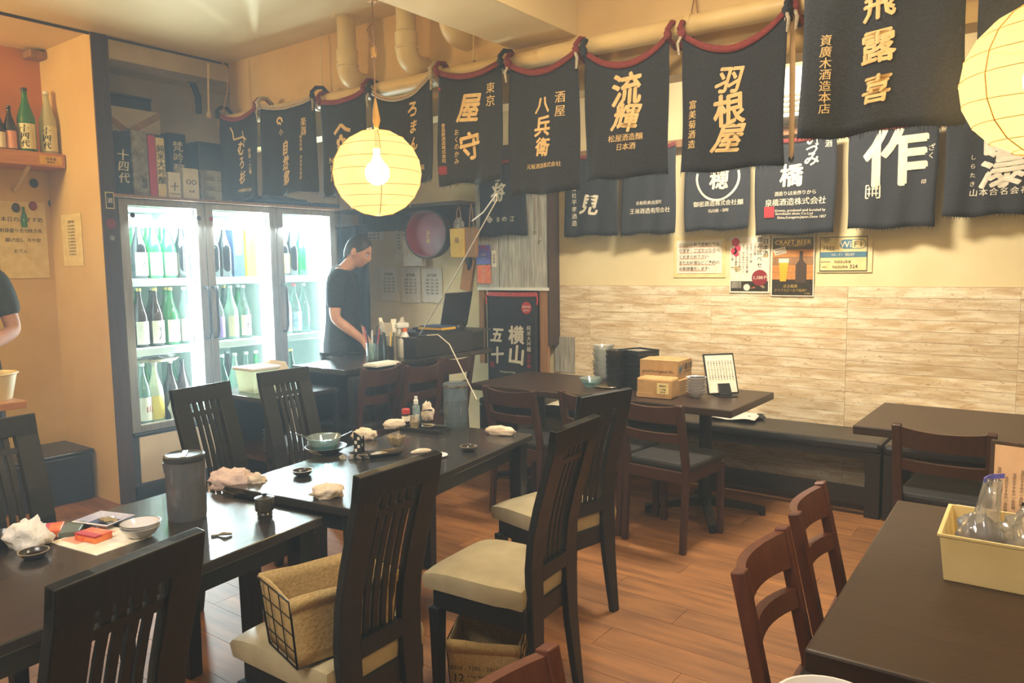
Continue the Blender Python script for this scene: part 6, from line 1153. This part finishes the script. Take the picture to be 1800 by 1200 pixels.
# cloths and papers on the bench
def cloth_sheet(label, q, z, w_, d_, rot, m, seed, amp=.012, name='cloth'):
    p = onz(*q, z); t = MB().grid(16, 10, lambda u, v: ((u-.5)*w_, (v-.5)*d_, .003+amp*(1+noise.noise(Vector((u*3+seed, v*3, seed)))))).build(name, m, loc=(p.x, p.y, z), smooth=180, solid=.003); t.rotation_euler = (0, 0, R(rot)); return tag(t, label, 'cloth' if name == 'cloth' else 'paper')
cloth_sheet('rumpled white cloth on the bench under the wall table corner', (1285, 734), .436, .34, .24, 10, 'towel_w', 3, .014); cloth_sheet('dark cloth edge beneath the white cloth on the bench', (1322, 733), .436, .14, .20, 30, 'shirt', 9, .012)
cloth_sheet('white paper sheet on the bench, seen through the pulled-out chair', (1140, 725), .437, .30, .2, 20, 'paper', 5, .002, 'paper'); cloth_sheet('white paper sheets on the bench, seen through the corner chair', (1010, 712), .437, .36, .2, 10, 'paper', 6, .004, 'paper')
t = thing('storage_box', 'low cream box with a dark notch on the bench end, seen through the corner chair', 'box', (-3.46, 4.70, .436)); MB().box(-.18, .18, -.09, .09, 0, .10).build('box_body', 'paper_y', t, bev=.004); MB().box(-.03, .01, -.092, -.08, .04, .101).build('notch', 'black_pl', t); cloth_sheet('white paper strip on the bench behind the cropped wall table chair', (1640, 778), .437, .4, .14, 8, 'paper', 2, .002, 'paper')
# ================================================================ on the near right table
t = thing('serving_tub', 'cream plastic tub holding bags on the dark brown table', 'tub', (-.02, 2.10, .70), R(0))
m = MB(); a, b, h_ = .228, .13, .105
m.add([(s*x*k, u*y_*k, z) for k, z in ((.95, 0), (1, h_), (1.025, h_+.001), (1.025, h_+.008), (.985, h_+.008), (.93, .006)) for (s, u) in ((-1, -1), (1, -1), (1, 1), (-1, 1)) for x, y_ in ((a, b),)], [(i+4*k, (i+1) % 4+4*k, (i+1) % 4+4*(k+1), i+4*(k+1)) for k in range(5) for i in range(4)]+[(3, 2, 1, 0), (20, 21, 22, 23)]); m.build('tub_body', 'cream_pl', t, bev=.004)
q = onz(1650, 1018, .70); t.location = (q.x+.222, q.y+.135, .70); t.rotation_euler = (0, 0, R(2)); TX, TY = t.location.x, t.location.y
def bagl(label, dx, dy, rx, ry, rz_, seed, m, inner=None, amp=.35):
    t = thing('plastic_bag', label, 'bag', (TX+dx, TY+dy, .707)); MB().lump((0, 0, 0), rx, ry, rz_, seed, amp, 26, 2.6).build('bag_film', m, t, smooth=50)
    if inner: MB().lump((0, 0, 0), rx*.85, ry*.85, rz_*.8, seed+3, .3, 18).build('bag_contents', inner, t, smooth=60)
    return t
M['navy'] = nmat('navy_cloth', C('#2E3358'), C('#3C426C'), .8, 30)
bagl('clear bag with navy blue contents at the tub corner', -.150, -.05, .05, .05, .095, 4, 'film', 'navy'); bagl('misty clear bag of pale food in the tub', -.055, -.03, .065, .065, .10, 9, 'film', 'stone', .3); bagl('clear bag with a dark rim at the tub end, cropped', .07, -.05, .055, .05, .075, 14, 'film', 'stone_d', .25)
t = thing('zip_bag', 'upright crinkled clear zip bag with a purple top edge', 'bag', (TX-.155, TY+.045, .707), R(25))
MB().grid(14, 18, lambda u, v: ((u-.5)*(.085-.045*v)+.02*v, .012*noise.noise(Vector((u*5, v*6, 2)))+.02*math.sin(u*6)*(1-v), .205*v)).build('bag_film', 'film', t, smooth=30, solid=.002)
MB().grid(8, 1, lambda u, v: ((u-.5)*.042+.02, .010*math.sin(u*4)-.004, .196+.012*v+.015*u)).build('zip_edge', 'purple', t, solid=.003)
t = thing('white_tray', 'pale flat tray behind the cream tub on the same table', 'tray', (-.02, 2.435, .70), R(1)); MB().box(-.25, .28, -.13, .12, 0, .03).build('tray_body', 'grey_card', t, bev=.008).data.materials[0] = M['board_grey']; MB().box(-.255, .285, -.140, -.130, .0, .036).build('tray_rim', 'cream_pl', t, bev=.003)
p = onz(1740, 884, .70); t = thing('menu_stand', 'framed pink menu card standing at the photo edge on the brown table', 'menu', (-.19, 2.60, .70), R(-8)); MB().box(0, .24, -.006, .006, 0, .225).build('frame', 'board_dark', t, bev=.003); MB().box(.012, .23, -.009, -.006, .01, .213).build('card', 'paper_peach', t)
q = MB()
for i in range(9): letter(q, '当店おすすめの一品料理', .0098, .026+.019*i, .095-.012*((i*5) % 3), -.011, True, .003)
q.build('card_lettering', 'ink_k', t); MB().box(.085, .23, -.0105, -.009, .012, .055).build('photo_patch', 'black_pl', t); MB().box(.02, .22, -.05, .05, -.0, .004).build('stand_base', 'board_dark', t)
p = onz(1452, 1190, .775); t = thing('white_bowl', 'large white bowl rim showing at the bottom photo edge', 'bowl', (-.285, 1.20, .69)); m = MB(); m.lathe(bowl_prof(.085, .07, .5, .004), 32); m.build('bowl_body', 'porc', t, smooth=40); MB().open_lathe([(.052, .022), (.056, .026), (.052, .028)], 30).build('blue_ring', 'porc_b', t)
